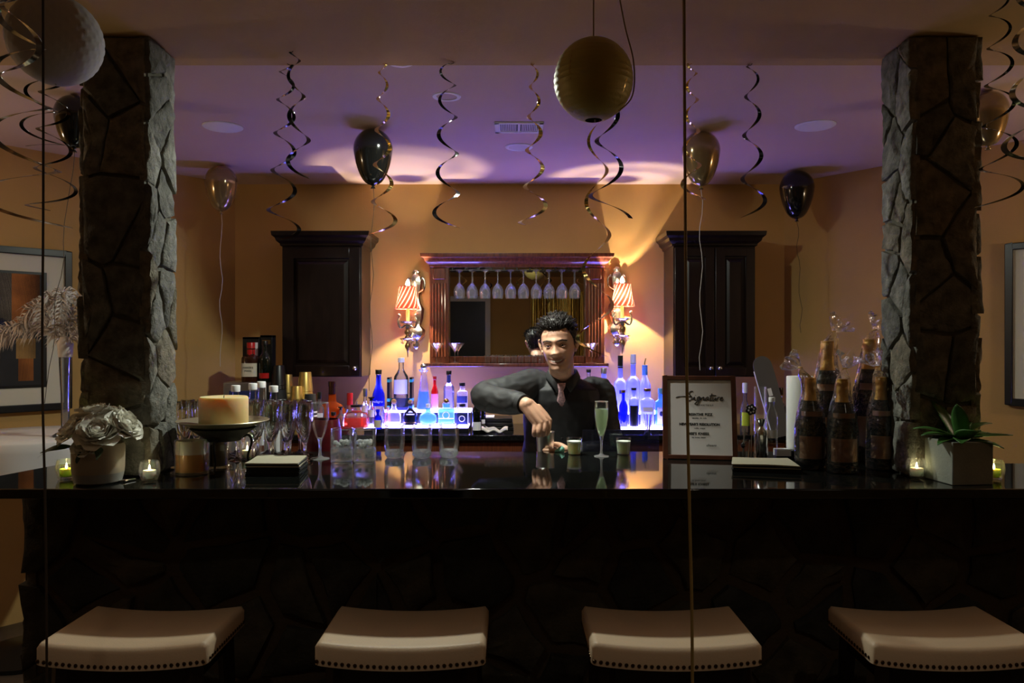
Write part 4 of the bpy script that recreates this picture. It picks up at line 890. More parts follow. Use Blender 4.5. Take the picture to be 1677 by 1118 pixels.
def scribble(strokes, x0, z0, s, w, par, name):
    b = MB(); x = x0
    for ln, adv in strokes:
        for st in ln:
            pts = cat_pts([(x+a*s+.22*c*s, yk, z0+c*s) for a, c in st], 5); b.tube(pts, [w*(.55+.45*abs(math.sin(i*.6))) for i in range(len(pts))], 5)
        x += adv*s
    return b.build(name, M['ink'], par)
SG = [([[(-1.5, .42), (-.8, .60), (.2, .58), (.75, .62)], [(.95, 1.25), (.65, 1.42), (.35, 1.2), (.45, .85), (.85, .55), (.85, .15), (.45, -.05), (.1, .1), (.12, .3)]], 1.05),
      ([[(0, .1), (.2, .55), (.25, .15), (.4, .02), (.55, .12)], [(.26, .78), (.28, .82)]], .5),
      ([[(.55, .5), (.3, .58), (.1, .3), (.3, .05), (.55, .5), (.5, -.3), (.25, -.6), (-.05, -.45), (.4, .0), (.7, .12)]], .68),
      ([[(.0, .5), (.12, .02)], [(.1, .3), (.35, .55), (.45, .35), (.42, .05), (.62, .1)]], .62),
      ([[(.5, .5), (.25, .55), (.05, .2), (.25, .02), (.5, .45), (.48, .08), (.66, .08)]], .64),
      ([[(.2, 1.1), (.12, .15), (.3, .02), (.45, .1)], [(-.1, .72), (.9, .80)]], .45),
      ([[(.05, .55), (.08, .15), (.25, .02), (.45, .45), (.46, .08), (.62, .08)]], .62),
      ([[(.05, .5), (.1, .02)], [(.08, .35), (.25, .55), (.42, .5)]], .45), ([[(.05, .25), (.4, .35), (.3, .55), (.08, .4), (.12, .08), (.35, .02), (.6, .16)]], .6)]
scribble(SG, -.052, .226, .0255, .0019, bd, 'script_heading')
def line(s, z, size, sp=1.0, x=0, off=.0002, m='ink'): text('print_line', s, size, M[m], bd, (x, yk, z), sp=sp, off=off, ext=.0001)
line('COCKTAILS', .208, .0075, 1.7, .022)
line('ABSINTHE FIZZ', .172, .0125, 1.15, 0, .0007); line('absinthe, gin, soda', .158, .0065, 1.1)
line("NEW YEAR'S RESOLUTION", .134, .0125, 1.02, 0, .0007); line('vodka, orange', .119, .0065, 1.1)
line("BEE'S KNEES", .098, .0125, 1.15, -.004, .0007); line('gin, honey, lemon', .084, .0065, 1.1, -.004)
text('print_line', 'cheers', .014, M['ink'], bd, (.042, yk, .055), shear=.3, ext=.0001)
# ------------------------------------------------------------------ bar tools right of the sign
p = on(1247, 750); t = thing('cocktail_shaker', 'slim steel cocktail shaker with a jigger top right of the sign', 'shaker', p)
MB().lathe([(0, 0), (.020, 0), (.021, .003), (.0225, .088), (.0235, .095), (.021, .108), (.012, .118), (.010, .124), (0, .124)], 26).build('shaker_body', M['steel'], t); MB().lathe([(0, .1245), (.010, .1245), (.0185, .152), (.0175, .152), (.009, .128), (0, .127)], 24).build('jigger', M['steel'], t)
p = on(1264, 750); B('water_bottle', 'slim clear bottle with white cap beside the steel shaker', 'bottle', 1264, 0, p.y, .021, .235, 'plastic', 'screw', 'tube', capm='white', caph=.015, capr=.0115, z=ZC, lab=(.36, .50), labm='wlabel')
t = tag(MB().lathe([(0, 0), (.024, 0), (.024, .27), (.0225, .27), (.0225, .004), (0, .004)], 24).build('glass_tube', M['thin'], loc=on(1245, 744)), 'tall clear glass tube standing behind the steel shaker', 'glass tube')
p = on(1230, 752); t = thing('swizzle_stick', 'swizzle stick with a black and white flower head, in a small glass', 'swizzle stick', p)
MB().tube([(0, 0, .010), (.002, 0, .10), (-.001, 0, .175)], .0017, 6).build('stick', M['label'], t)
f = MB()
for k in range(6): a = 2*PI*k/6+.3; f.ball((.0125*math.cos(a), 0, .190+.0125*math.sin(a)), (.0095, .004, .0095), 12, 8)
f.ball((0, 0, .190), (.010, .004, .010), 12, 8); fo = f.build('flower_head', M['black'], t)
for k in range(6): a = 2*PI*k/6+.3; MB().ball((.0105*math.cos(a), -.0035, .190+.0105*math.sin(a)), (.0038, .0016, .0038), 8, 6).build('white_dot', M['white'], fo)
t = thing('tool_glass', 'short glass of small bar tools beside the framed sign', 'glass', on(1217, 750)); MB().lathe([(0, 0), (.022, 0), (.026, .072), (.0245, .072), (.0205, .006), (0, .006)], 22).build('glass', M['glass'], t)
MB().tube([(0, 0, .008), (.004, .0, .085), (.008, 0, .112)], [.003, .003, .005], 8).build('bar_spoon', M['brushed'], t); MB().ball((0, 0, .05), (.008, .008, .012), 10, 8).build('pour_stopper', M['black'], t)
p = on(1284, 751); t = thing('tea_box', 'small white carton on its side left of the white roll', 'box', (p.x, p.y+.02, ZC)); MB().b2((-.028, -.02, 0), (.028, .02, .036)).build('carton', M['white'], t, bev=.002); MB().b2((-.029, -.021, .0), (.029, .021, .010)).build('dark_base', M['black'], t)
p = on(1318, 751); t = thing('paper_roll', 'tall white paper roll on a black stand behind the champagne bottles', 'paper roll', (p.x, p.y+.05, ZC))
MB().lathe([(0, 0), (.050, 0), (.052, .004), (.052, .028), (.048, .032), (0, .032)], 32).build('stand', M['black'], t); MB().lathe([(.012, .033), (.049, .033), (.050, .036), (.050, .312), (.048, .315), (.012, .315), (.012, .033)], 40).build('roll', M['paper'], t)
# ------------------------------------------------------------------ champagne
def champagne(label, px, py, h, r, seed, lean):
    p = on(px, py); R = random.Random(seed); t = B('champagne_bottle', label, 'bottle', px, 0, p.y+r, r, h, 'darkglass', 'screw', 'champ', capm='goldfoil', caph=.008, z=ZC, lab=((.13, .38, 'pinklabel'), (.60, .655, 'pinklabel')), laba=1.2)
    q = [(.36, 1.0), (.40, .985), (.40, .95), (.375, .93), (.40, .82), (.475, .765)]
    MB().lathe([(0, h+.002)]+[(a*r*1.06, b*(h-.008)+.002) for a, b in q], 28, fn=lambda a, z: 1+.035*noise.noise((math.cos(a)*2, math.sin(a)*2, z*60))).build('foil_capsule', M['goldfoil'], t)
    # cellophane sleeve gathered and tied over the cork
    hh = h+.012; pr = [(1.06, .004), (1.10, .10*h), (1.10, .45*h), (.98, .60*h), (.76, .74*h), (.60, .84*h), (.52, .95*h), (.42, h+.008), (.16, h+.030), (.14, h+.036)]
    lx, ly = lean
    def fn(a, z): return 1+(.07+.10*min(1, z/h)**2)*noise.noise((math.cos(a)*2.3, math.sin(a)*2.3, z*16+seed))+.05*math.sin(9*a+z*40)*(z/h)
    b = MB().lathe([(a*r, z) for a, z in pr], 36, fn=fn)
    b.v = [(x+lx*max(0, (z-h*.9)/.15), y+ly*max(0, (z-h*.9)/.15), z) for x, y, z in b.v]; b.build('cellophane_wrap', M['cello'], t, sharp=0, recalc=False)
    b = MB(); zt = h+.036; k = (zt-h*.9)/.15
    b.lathe([(.14*r, 0), (.45*r, .018), (.72*r, .042), (.60*r, .056)], 30, fn=lambda a, z: 1+.45*math.sin(5*a+seed)*z/.05+.35*noise.noise((math.cos(a)*3, math.sin(a)*3, z*30+seed)))
    ax = Vector((lx*2.2, ly*2, .12)).normalized(); rot = Vector((0, 0, 1)).rotation_difference(ax).to_matrix().to_4x4()
    b.xf(Matrix.Translation((lx*k, ly*k, zt)) @ rot); b.build('cellophane_tuft', M['cello'], t, sharp=0, recalc=False)
    MB().tube([(lx*k+.15*r*math.cos(a), ly*k+.15*r*math.sin(a), zt) for a in [2*PI*i/12 for i in range(13)]], .002, 6).build('gold_tie', M['goldfoil'], t)
    return t
champagne('cellophane wrapped magnum at the back, left one behind the small bottles', 1355, 758, .452, .058, 3, (.045, 0))
champagne('cellophane wrapped magnum at the back, right one with the tallest tuft', 1424, 758, .458, .058, 5, (.035, 0))
champagne('gold topped champagne bottle, left of the front three', 1327, 771, .322, .047, 7, (-.075, .01))
champagne('gold topped champagne bottle, middle of the front three', 1379, 777, .322, .047, 11, (.030, .02))
champagne('gold topped champagne bottle, right of the front three', 1443, 771, .325, .047, 13, (-.020, .02))
# ------------------------------------------------------------------ flowers and agave
t = thing('peony_pot', 'off white pot of white peonies on the bar top before the left column', 'potted flowers', (X(161, 2.44), 2.440, ZC))
MB().lathe([(0, .002), (.060, .0), (.069, .006), (.0748, .032), (.0752, .034)], 40).build('pot_base', M['potbase'], t)
MB().lathe([(.0752, .034), (.0768, .05), (.0775, .115), (.075, .125), (.071, .125), (.072, .11), (.069, .04), (0, .036)], 40).build('pot', M['potwhite'], t)
MB().lathe([(0, .105), (.0715, .105)], 20).build('soil', M['leaf'], t)
def petal_mesh(L, wd, cup, curl, seed):
    R = random.Random(seed); ph = R.uniform(0, 6)
    def fn(u, v):     # a spoon-shaped petal rising from its base, hollow towards +y, rim rolled outwards
        a = u*2-1; wv = wd*math.sin(PI*(.08+.80*v**.8))**.75; th = 1.25-cup*v*1.9+curl*max(0, v-.6)
        x = a*wv; z = L*(v-.12*v*v); y = -L*cup*math.sin(v*1.9)*.55+.55*a*a*wv*(1-.3*v)+curl*L*max(0, v-.7)**2*-2.2
        return (x, y+.0018*math.sin(a*6+ph)*v*v, z+.0022*math.sin(a*8+ph)*v**3)
    return MB().grid(fn, 7, 7)
PM = []
for k in range(5):
    me = petal_mesh(.036+.006*k, .020+.0055*k, .62-.05*k, .25+.12*k, k).mesh('petal', M['petal'], sharp=0); PM.append(me)
R = random.Random(31)
BL = [(-.048, -.030, .172, .95), (.026, -.050, .168, 1.08), (-.012, .010, .215, 1.0), (.072, .005, .182, .98), (.046, .040, .205, .85), (-.056, .035, .180, .85), (.000, -.055, .128, .7)]
for bx, by, bz, sc in BL:
    b = bpy.data.objects.new('bloom', None); 
    core = MB().ball((0, 0, .016), (.016, .016, .018), 10, 7).build('bloom', M['petal'], t, loc=(bx, by, bz-.012)); core.scale = (sc*1.13,)*3
    d = Vector((bx*1.5, by*1.5-.02, .11)).normalized(); core.rotation_euler = d.to_track_quat('Z', 'Y').to_euler()
    for ring, (n, mi, tilt) in enumerate(((4, 0, -.10), (5, 1, .08), (5, 2, .30), (6, 3, .60), (6, 4, 1.0))):
        for j in range(n):
            pt = bpy.data.objects.new('petal', PM[mi]); COL.objects.link(pt); pt.parent = core; a = 2*PI*j/n+ring*.5+R.uniform(-.2, .2)
            pt.rotation_euler = (Matrix.Rotation(a, 3, 'Z') @ Matrix.Rotation(-(-tilt)+R.uniform(-.12, .12), 3, 'X')).to_euler()
            s = R.uniform(.88, 1.08); pt.scale = (s, s, s); pt.location = (.004*math.sin(a), -.004*math.cos(a), .002)
for k, (pts, w_) in enumerate((([(-.07, -.04, .12), (-.12, -.05, .115), (-.165, -.05, .085)], .014), ([(-.06, -.05, .12), (-.10, -.07, .12), (-.14, -.075, .105)], .016), ([(.03, -.07, .12), (.05, -.085, .105), (.045, -.09, .085)], .016), ([(-.01, -.07, .12), (-.01, -.088, .10), (-.015, -.092, .075)], .016))):
    P = cat_pts(pts, 4); n = len(P)-1
    MB().grid(lambda u, v: tuple(P[round(v*n)]+Vector((.3, .7, .5)).normalized()*(u*2-1)*w_*math.sin(PI*(v*.9+.08))), 2, n).build('leaf', M['leaf'], t, sharp=0)
p = on(1560, 795); t = thing('agave_planter', 'square grey concrete planter of agave leaves before the right column', 'potted plant', (p.x+.0615, p.y+.075, ZC), .10); s = .0685
MB().b2((-s, -s, 0), (s, s, .135)).build('planter', M['concrete'], t, bev=.003); MB().b2((-s+.01, -s+.01, .12), (s-.01, s-.01, .1365)).build('soil', M['blackmat'], t)
def agave_leaf(parent, L, wd, th, az, curl, base):
    def fn(u, v):
        a = u*2-1; w_ = wd*(1.0 if v < .05 else (.75+.6*math.sin(PI*min(1, v*1.05)*.55))*(1-v**3.2)) ; e = th-curl*v*v
        r = L*v*math.cos(e); z = L*v*math.sin(e); x = a*w_; q = .30*(1-a*a)*w_
        return (x, r+q*math.sin(e), z-q*math.cos(e))
    b = MB().grid(fn, 6, 9); o = b.build('leaf', M['agave'], parent, loc=base, rot=(0, 0, az), sharp=0); o.modifiers.new('t', 'SOLIDIFY').thickness = .003
for L, wd, th, a, cu in ((.15, .019, .35, 1.75, .25), (.13, .020, .22, 2.05, .3), (.155, .024, 1.05, .45, .15), (.105, .032, .72, 3.05, .35), (.14, .020, .62, -.9, .3), (.15, .018, .32, -1.35, .25), (.17, .017, .52, -1.25, .25), (.17, .018, .20, -1.75, .12), (.13, .022, .10, -2.15, .25), (.15, .020, .85, -.4, .3), (.14, .022, 1.2, 2.4, .2), (.14, .02, .5, 1.2, .3), (.13, .02, .6, .0, .3), (.12, .022, .25, 2.6, .25)):
    agave_leaf(t, L, wd, th, a-.10, cu, (.012*math.sin(a), .012*math.cos(a), .137))
# ------------------------------------------------------------------ hanging decorations
def streamer(label, px, yt, yb, y, r0, r1, turns, ph, m, hand=1, w=.0150, tail=.22, zt=None, drift=0, grp='foil swirls hanging from the ceiling', pw=.85):
    zt = Z(yt, y) if zt is None else zt; zb = Z(yb, y); H = zt-zb; b = MB(); n = int(26*turns)+14; x0 = X(px, y); vs = []
    MBt = []
    for i in range(n+1):
        t = i/n; a = ph+hand*2*PI*turns*t**pw; tl = max(0, (t-(1-tail))/tail) if tail else 0
        r = (r0+(r1-r0)*t)*(1+.35*tl); z = -H*(t**1.06)*(1-.0*tl)+(.05*tl*tl*H*.5)
        c, s = math.cos(a), math.sin(a); cx = drift*t
        k = w*(.55+.45*min(1, t*2.2)); up = .45; th = .0005
        rad = Vector((c, s, -up*.5)).normalized(); nn = Vector((-s*.45, c*.45, .8)).normalized()
        p = Vector((cx+r*c, r*s, z))
        vs += [p-rad*k/2-nn*th, p+rad*k/2-nn*th, p+rad*k/2+nn*th, p-rad*k/2+nn*th]
    fs = [(0, 1, 2, 3), tuple(n*4+j for j in range(4))]+[(i*4+j, i*4+(j+1) % 4, (i+1)*4+(j+1) % 4, (i+1)*4+j) for i in range(n) for j in range(4)]
    b.add(vs, fs)
    b.tube([(0, 0, .0), (r0*math.cos(ph)*.5, r0*math.sin(ph)*.5, -.004), (r0*math.cos(ph), r0*math.sin(ph), -.001)], .0012, 5)
    o = b.build('foil_swirl', M[m], loc=(x0, y, zt-.0005), sharp=30); return tag(o, label, 'streamer', grp)
YT = 2.79
streamer('black foil swirl, first from the left above the left cabinet', 470, 110, 395, YT, .022, .050, 5.2, .6, 'black_ribbon', zt=ZF, drift=-.02)
streamer('short black foil swirl sharing the hook of the first one, ending higher', 480, 110, 292, YT-.12, .018, .038, 3.2, 2.6, 'black_ribbon', -1, zt=ZF, drift=.03, tail=.3)
streamer('gold foil swirl passing in front of the round black balloon', 627, 108, 388, YT, .012, .040, 5.4, .2, 'gold_ribbon', zt=ZF)
streamer('black foil swirl hanging left of the ceiling vent', 733, 110, 376, YT, .025, .042, 4.8, -.4, 'black_ribbon', -1, zt=ZF)
streamer('gold foil swirl hanging in front of the ceiling vent', 875, 108, 378, YT, .010, .042, 5.2, 2.8, 'gold_ribbon', zt=ZF)
streamer('long gold foil swirl below the gold lantern, reaching the man\'s shoulder', 978, 175, 596, YT, .020, .062, 5.0, 1.0, 'gold_ribbon', -1, zt=ZF, w=.014, tail=.2)
streamer('black foil swirl below the gold lantern, ending in a wide hook', 996, 175, 366, YT-.135, .018, .058, 3.6, 2.2, 'black_ribbon', zt=ZF, w=.016, tail=.3)
streamer('gold foil swirl beside the champagne coloured balloon', 1133, 108, 334, YT, .015, .032, 4.6, 3.2, 'gold_ribbon', -1, zt=ZF)
streamer('black foil swirl between the champagne balloon and the right column', 1232, 110, 358, YT, .018, .040, 4.0, 2.0, 'black_ribbon', zt=ZF)
yl = 1.95
streamer('silver foil swirl over the white honeycomb ball, at the left edge', 32, 0, 130, 1.64, .020, .040, 3.6, 0, 'silver_ribbon', zt=ZF, tail=0, w=.013)
streamer('silver foil swirl with a wide loose end, at the left edge', 26, 0, 376, 1.76, .022, .075, 6.0, 1.0, 'silver_ribbon', -1, zt=ZF, w=.016, drift=.02)
streamer('black foil swirl hanging beside the dark cord at the left', 88, 0, 360, 2.27, .020, .055, 6.5, 2.0, 'black_ribbon', zt=ZF, w=.011)
streamer('thin black foil swirl close to the left column', 66, 0, 255, 2.24, .016, .050, 5.5, 1.6, 'black_ribbon', -1, zt=ZF, w=.010)
streamer('black foil swirl beside the gold balloon right of the right column', 1637, 0, 345, 2.2, .020, .050, 6.0, 2.4, 'black_ribbon', zt=ZF, w=.011)
streamer('silver foil swirl cut by the right picture edge', 1690, 0, 268, 1.9, .022, .050, 5.0, .5, 'silver_ribbon', -1, zt=ZF, w=.014)
def balloon(label, px, pyt, wpx, m, sm, s_bot, lean=0, y=None):
    y = y or (ZA-.003-CH)*F/(CY-pyt); r = wpx*y/F/2; t = thing('balloon', label, 'balloon', (X(px, y), y, ZA-.003)); L = 2.9*r
    pr = [(0, 0)]+[(r*math.sin(a)*(1-.0*a), -r*1.05*(1-math.cos(a))) for a in [PI*i/20 for i in range(1, 11)]]
    z0 = -r*1.05; pr += [(r*math.cos(q*PI/2)**.92*(1-.10*math.sin(q*PI)), z0-(L-r*1.05)*math.sin(q*PI/2)**.93*.99) for q in [i/12 for i in range(1, 12)]]
    pr += [(.010, -L+.002), (.006, -L-.004), (.0125, -L-.014), (0, -L-.012)]
    MB().lathe(pr, 32).build('balloon_skin', M[m], t, sharp=0)
    if s_bot:
        zb = Z(s_bot, y)-(ZA-.003); n = 14; MB().tube([(lean*k/n+.008*math.sin(k*1.3)*(k > 0), .006*math.cos(k*1.9), -L-.010+(zb+L+.01)*k/n) for k in range(n+1)], .0014, 5).build('balloon_string', M[sm], t)
    return t
balloon('black balloon on the alcove ceiling behind a gold swirl', 611, 211, 64, 'blackballoon', 'dark_string', 640, -.015)
balloon('champagne coloured balloon on the alcove ceiling above the right cabinet', 1148, 215, 62, 'goldballoon', 'white_string', 606, .0)
balloon('champagne coloured balloon high in the left back corner', 362, 271, 52, 'goldballoon', 'white_string', 600, 0)
balloon('black balloon high in the right back corner', 1305, 279, 55, 'blackballoon', 'dark_string', 545, .03)
balloon('black balloon half hidden behind the left stone column', 121, 158, 60, 'blackballoon', 'dark_string', 660, -.12, 3.25)
balloon('champagne coloured balloon half hidden behind the right stone column', 1618, 142, 62, 'goldballoon', 'dark_string', None, 0, 3.2)
# paper lantern
y = 2.2; r = 65*y/F; c = W(972, 131, y); t = thing('paper_lantern', 'round gold paper lantern hanging from the front ceiling', 'lantern', c)
nr = 20; pr = []
for i in range(nr*4+1):
    a = -1.36+2.72*i/(nr*4); k = abs(math.sin(PI*i/4)); pr.append((r*math.cos(a)*(1-.013*k*(.6+.4*math.cos(a))), r*1.03*math.sin(a)/math.sin(1.36)*.985))
MB().lathe(pr, 44, fn=lambda a, z: 1+.006*math.sin(7*a+z*30)).build('paper_shell', M['lantern'], t, sharp=30)
wf = MB()
for k in range(2): a = k*PI/2+.5; wf.tube([(.030*math.cos(a), .030*math.sin(a), r*.98), (0, 0, r*1.0), (-.030*math.cos(a), -.030*math.sin(a), r*.98)], .0015, 5)
wf.build('wire_spreader', M['iron'], t)
for k in range(4): a = .85+k*PI/2; MB().tube([(r*.985*math.cos(e)*math.cos(a), r*.985*math.cos(e)*math.sin(a), r*math.sin(e)) for e in [-1.3+2.6*i/12 for i in range(13)]], .0022, 5).build('rib', M['brass'], t)
MB().tube([(0, 0, r*1.0), (.0, 0, ZF-c.z)], .0022, 6).build('cord', M['olive_string'], t); MB().tube([(.004, 0, -r*1.0), (.004, 0, -r*1.08)], .002, 6).build('hook', M['white_string'], t)
tag(MB().tube(cat_pts([(X(1012, y)+.0, y, ZF), (X(1024, y), y, Z(45, y)), (X(1037, y), y-.01, Z(105, y)), (X(1034, y), y-.02, Z(160, y)), (X(1010, y), y-.05, Z(190, y))], 6), .0022, 6).build('ribbon_loop', M['olive_string']), 'thin olive cord looping beside the gold lantern', 'cord')
y = 1.62; tag(MB().tube(cat_pts([(X(1119, y), y, ZF), (X(1122, y), y, Z(300, y)), (X(1121, y), y-.02, Z(600, y)), (X(1126, y), y-.02, Z(850, y)), (X(1130, y), y-.02, Z(1050, y)), (X(1131, y), y-.02, .30)], 6), .0033, 6).build('hanging_cord', M['olive_string']), 'long olive cord hanging in front of the framed sign and third stool', 'cord')
tag(MB().tube(cat_pts([(X(70, y), y, ZF), (X(71, y), y, Z(300, y)), (X(74, y), y-.01, Z(600, y)), (X(84, y), y-.02, Z(850, y)), (X(86, y), y-.02, Z(1080, y)), (X(86, y), y-.02, .5)], 6), .0028, 6).build('hanging_cord', M['dark_string']), 'long dark cord hanging in front of the first stool at the left', 'cord')
# honeycomb ball
y = 2.0; r = 72*y/F; c = W(91, 66, y); t = thing('honeycomb_ball', 'white tissue honeycomb ball hanging before the left column top', 'paper ball', c)
b = MB(); NU, NV = 72, 44
def hc(u, v):
    a = 2*PI*u; e = -PI/2*.985+PI*.985*v; k = 1-.018*abs(math.sin(a*12+(PI/2 if int(v*22) % 2 else 0)))*math.cos(e)
    return (r*k*math.cos(e)*math.cos(a), r*k*math.cos(e)*math.sin(a), r*math.sin(e))
b.grid(hc, NU*2, NV).build('tissue_cells', M['honeycomb'], t, sharp=20); MB().tube([(0, 0, r), (0, 0, ZF-c.z)], .0012, 5).build('cord', M['dark_string'], t)
# ------------------------------------------------------------------ pictures on the angled walls
def picture(name, label, px_in, ytop, ybot, p0, d, wlen, art):
    """p0,d: wall line; the inner (far) vertical edge is seen at column px_in"""
    k = (px_in-CX)/F; p0 = Vector(p0); d = Vector(d).normalized(); s = (k*p0.y-p0.x)/(d.x-k*d.y); q = p0+d*s
    z1, z0 = Z(ytop, q.y), Z(ybot, q.y); side = -1 if d.x < 0 else 1
    t = thing(name, label, 'picture', (q.x, q.y, z0), math.atan2(d.y, d.x)); h = z1-z0; n = -1 if side > 0 else 1
    # local x runs along the wall towards the viewer, local y*n into the room
    def bx(x0, x1, a, c, y0, y1): return (x0, min(n*y0, n*y1), a), (x1, max(n*y0, n*y1), c)
    f = MB(); fw = .035
    for q_ in (bx(0, fw, 0, h, .002, .035), bx(wlen-fw, wlen, 0, h, .002, .035), bx(fw, wlen-fw, 0, fw, .002, .035), bx(fw, wlen-fw, h-fw, h, .002, .035)): f.b2(*q_)
    f.build('frame', M['frameblack'], t, bev=.004); MB().b2(*bx(fw-.002, wlen-fw+.002, fw-.002, h-fw+.002, .002, .016)).build('mat_board', M['matboard'], t)
    m = .14; g = MB(); g.b2(*bx(m-.014, wlen-m+.014, m-.014, h-m+.014, .0155, .020)); g.build('inner_fillet', M['frameblack'], t)
    aw, ah = wlen-2*m, h-2*m
    for x0, z0_, x1, z1_, mm in art: MB().b2(*bx(m+x0*aw, m+x1*aw, m+z0_*ah, m+z1_*ah, .0195, .0215)).build('colour_field', M[mm], t)
for nm, c in (('orange', (.42, .14, .03)), ('brick', (.30, .035, .02)), ('greyp', (.22, .19, .16)), ('mauve', (.16, .085, .085)), ('tan', (.42, .24, .08)), ('deep', (.015, .015, .018)), ('bluep', (.04, .05, .16)), ('greenp', (.02, .05, .035))): M['art_'+nm] = mat('art_'+nm, c, .7, var=.3, vscale=9)
A = [(0, 0, 1, 1, 'art_deep'), (.04, .55, .30, 1, 'art_orange'), (.30, .58, .50, 1, 'art_greyp'), (.50, .50, .66, 1, 'art_mauve'), (.66, .62, .90, 1, 'art_greenp'), (.28, .40, .46, .60, 'art_bluep'), (.46, .34, .62, .50, 'art_tan'), (.60, .50, .74, .66, 'art_brick'), (.70, .22, .98, .48, 'art_greyp'), (.10, .04, .24, .24, 'art_orange'), (.40, .24, .56, .34, 'art_mauve'), (.08, .24, .26, .42, 'art_tan'), (.62, .05, .85, .18, 'art_greenp')]
picture('framed_picture', 'framed abstract print in black frame on the left angled wall', 115, 413, 668, (-1.85, 5.1), (-1.35, -1.6), .80, A)
picture('framed_picture', 'framed print in black frame cut by the right picture edge', 1649, 400, 662, (1.82, 5.1), (1.28, -1.7), .80, [(0, 0, 1, 1, 'art_greyp'), (.1, .1, .5, .6, 'art_tan'), (.5, .3, .9, .9, 'art_bluep')])
# ------------------------------------------------------------------ white cocktail table with feathers
tx, ty = -2.33, 3.72; t = thing('cocktail_table', 'tall round cocktail table under a white cloth, left of the column', 'table', (tx, ty, 0))
MB().lathe([(0, 1.045), (.37, 1.045), (.375, 1.05), (.375, 1.062), (.37, 1.066), (0, 1.066)], 40).build('table_top', M['brownchair'], t)
MB().lathe([(0, 0), (.25, 0), (.25, .02), (.05, .05), (.035, .10), (.035, 1.0), (.09, 1.04), (0, 1.045)], 24).build('pedestal', M['black'], t)
b = MB()
b.lathe([(1e-4, 1.070), (.20, 1.0705), (.376, 1.070), (.386, 1.060), (.392, 1.02), (.40, .95), (.41, .87)], 64, fn=lambda a, z: 1 if z > 1.05 else 1+.035*math.sin(9*a)*(1.05-z)/.2)
b.v = [(x, y, z-(.05*math.cos(4*math.atan2(y, x)+.9)+.03)*max(0, (1.0-z)/.13) if z < 1.0 else z) for x, y, z in b.v]
o = b.build('white_cloth', M['cloth'], loc=(tx, ty, 0), sharp=0); tag(o, 'white cloth draped over the tall round cocktail table', 'tablecloth')
vx = X(107, 3.62); t = thing('trumpet_vase', 'tall slim clear vase holding white feathers on the cloth table', 'vase', (vx, 3.62, 1.071))
MB().lathe([(0, 0), (.055, 0), (.056, .006), (.018, .03), (.020, .20), (.028, .38), (.032, .44), (.0305, .44), (.026, .38), (.018, .20), (.014, .035), (0, .03)], 24).build('glass_body', M['bottleclear'], t)
MB().lathe([(0, .37), (.030, .375), (.033, .40), (.036, .44), (.022, .47), (0, .475)], 18).build('feather_binding', M['feather'], t)
R = random.Random(17)
for k in range(13):
    a = PI*.5+PI*1.1*(k/12-.5)*1.6+R.uniform(-.2, .2); L = R.uniform(.26, .38); az = R.uniform(-.7, .7)
    P = cat_pts([(0, 0, .44), (-math.cos(a)*L*.35*math.cos(az), math.sin(az)*L*.3, .44+.55*L*abs(math.sin(a))+.05), (-math.cos(a)*L*.8*math.cos(az), math.sin(az)*L*.5, .44+.62*L*abs(math.sin(a))+.03), (-math.cos(a)*L*1.05*math.cos(az), math.sin(az)*L*.6, .44+.40*L*abs(math.sin(a)))], 6)
    f = MB(); f.tube(P, .0018, 5); n = len(P)
    for i in range(2, n):
        for s in range(9):
            an = R.uniform(0, 2*PI); l = R.uniform(.035, .060)*(1 if i < n-3 else .8); q = P[i]; dv = (P[i]-P[i-1]).normalized(); pe = dv.orthogonal().normalized(); pe = Matrix.Rotation(an, 3, dv) @ pe
            e = q+pe*l+dv*l*.6+Vector((0, 0, -l*.5)); md = q+pe*l*.6+dv*l*.3; wv = dv*.004
            f.add([q-wv, q+wv, md+wv*.9, md-wv*.9, e], [(0, 1, 2, 3), (3, 2, 4)])
    f.build('feather', M['feather'], t, sharp=0, recalc=False)
t = thing('wooden_chair', 'brown wooden chair standing by the cocktail table at left edge', 'chair', (-2.30, 2.90, 0), .4)
MB().b2((-.2, -.2, .43), (.2, .2, .46)).build('seat', M['brownchair'], t, bev=.005)
for sx in (-1, 1):
    MB().tube([(sx*.18, -.18, 0), (sx*.18, -.18, .43)], .018, 8).build('leg', M['brownchair'], t); MB().tube([(sx*.18, .18, 0), (sx*.18, .18, .46), (sx*.18, .22, .98)], .018, 8).build('leg', M['brownchair'], t)
MB().b2((-.18, .195, .70), (.18, .225, .95)).build('backrest', M['brownchair'], t, bev=.006)
# ------------------------------------------------------------------ the bartender
SK = bpy.data.materials.new('skin'); SK.use_nodes = True
def skin_nodes():
    nt = SK.node_tree; b = nt.nodes['Principled BSDF']; N = nt.nodes.new; L = nt.links.new
    b.inputs['Roughness'].default_value = .48; b.inputs['Subsurface Weight'].default_value = .12; b.inputs['Subsurface Scale'].default_value = .006; b.inputs['Subsurface Radius'].default_value = (1, .4, .25)
    at = N('ShaderNodeAttribute'); at.attribute_name = 'tone'; L(at.outputs['Color'], b.inputs['Base Color'])
skin_nodes()
M['hair'] = mat('dark_brown_hair', (.016, .012, .010), .5, spec=.35)
M['shirt'] = mat('charcoal_shirt', (.024, .025, .026), .62, bump=.0006, scale=300)
M['vest'] = mat('black_waistcoat', (.008, .008, .009), .6, bump=.0005, scale=300)
M['trouser'] = mat('black_trousers', (.007, .007, .008), .7)
M['tie'] = mat('pink_patterned_tie', (.55, .36, .38), .5, var=.55, vscale=150)
M['eye'] = mat('eye_white', (.70, .66, .62), .15); M['iris'] = mat('dark_iris', (.02, .012, .008), .1); M['teeth'] = mat('teeth', (.72, .68, .60), .25); M['lip'] = mat('lip', (.35, .13, .11), .45)
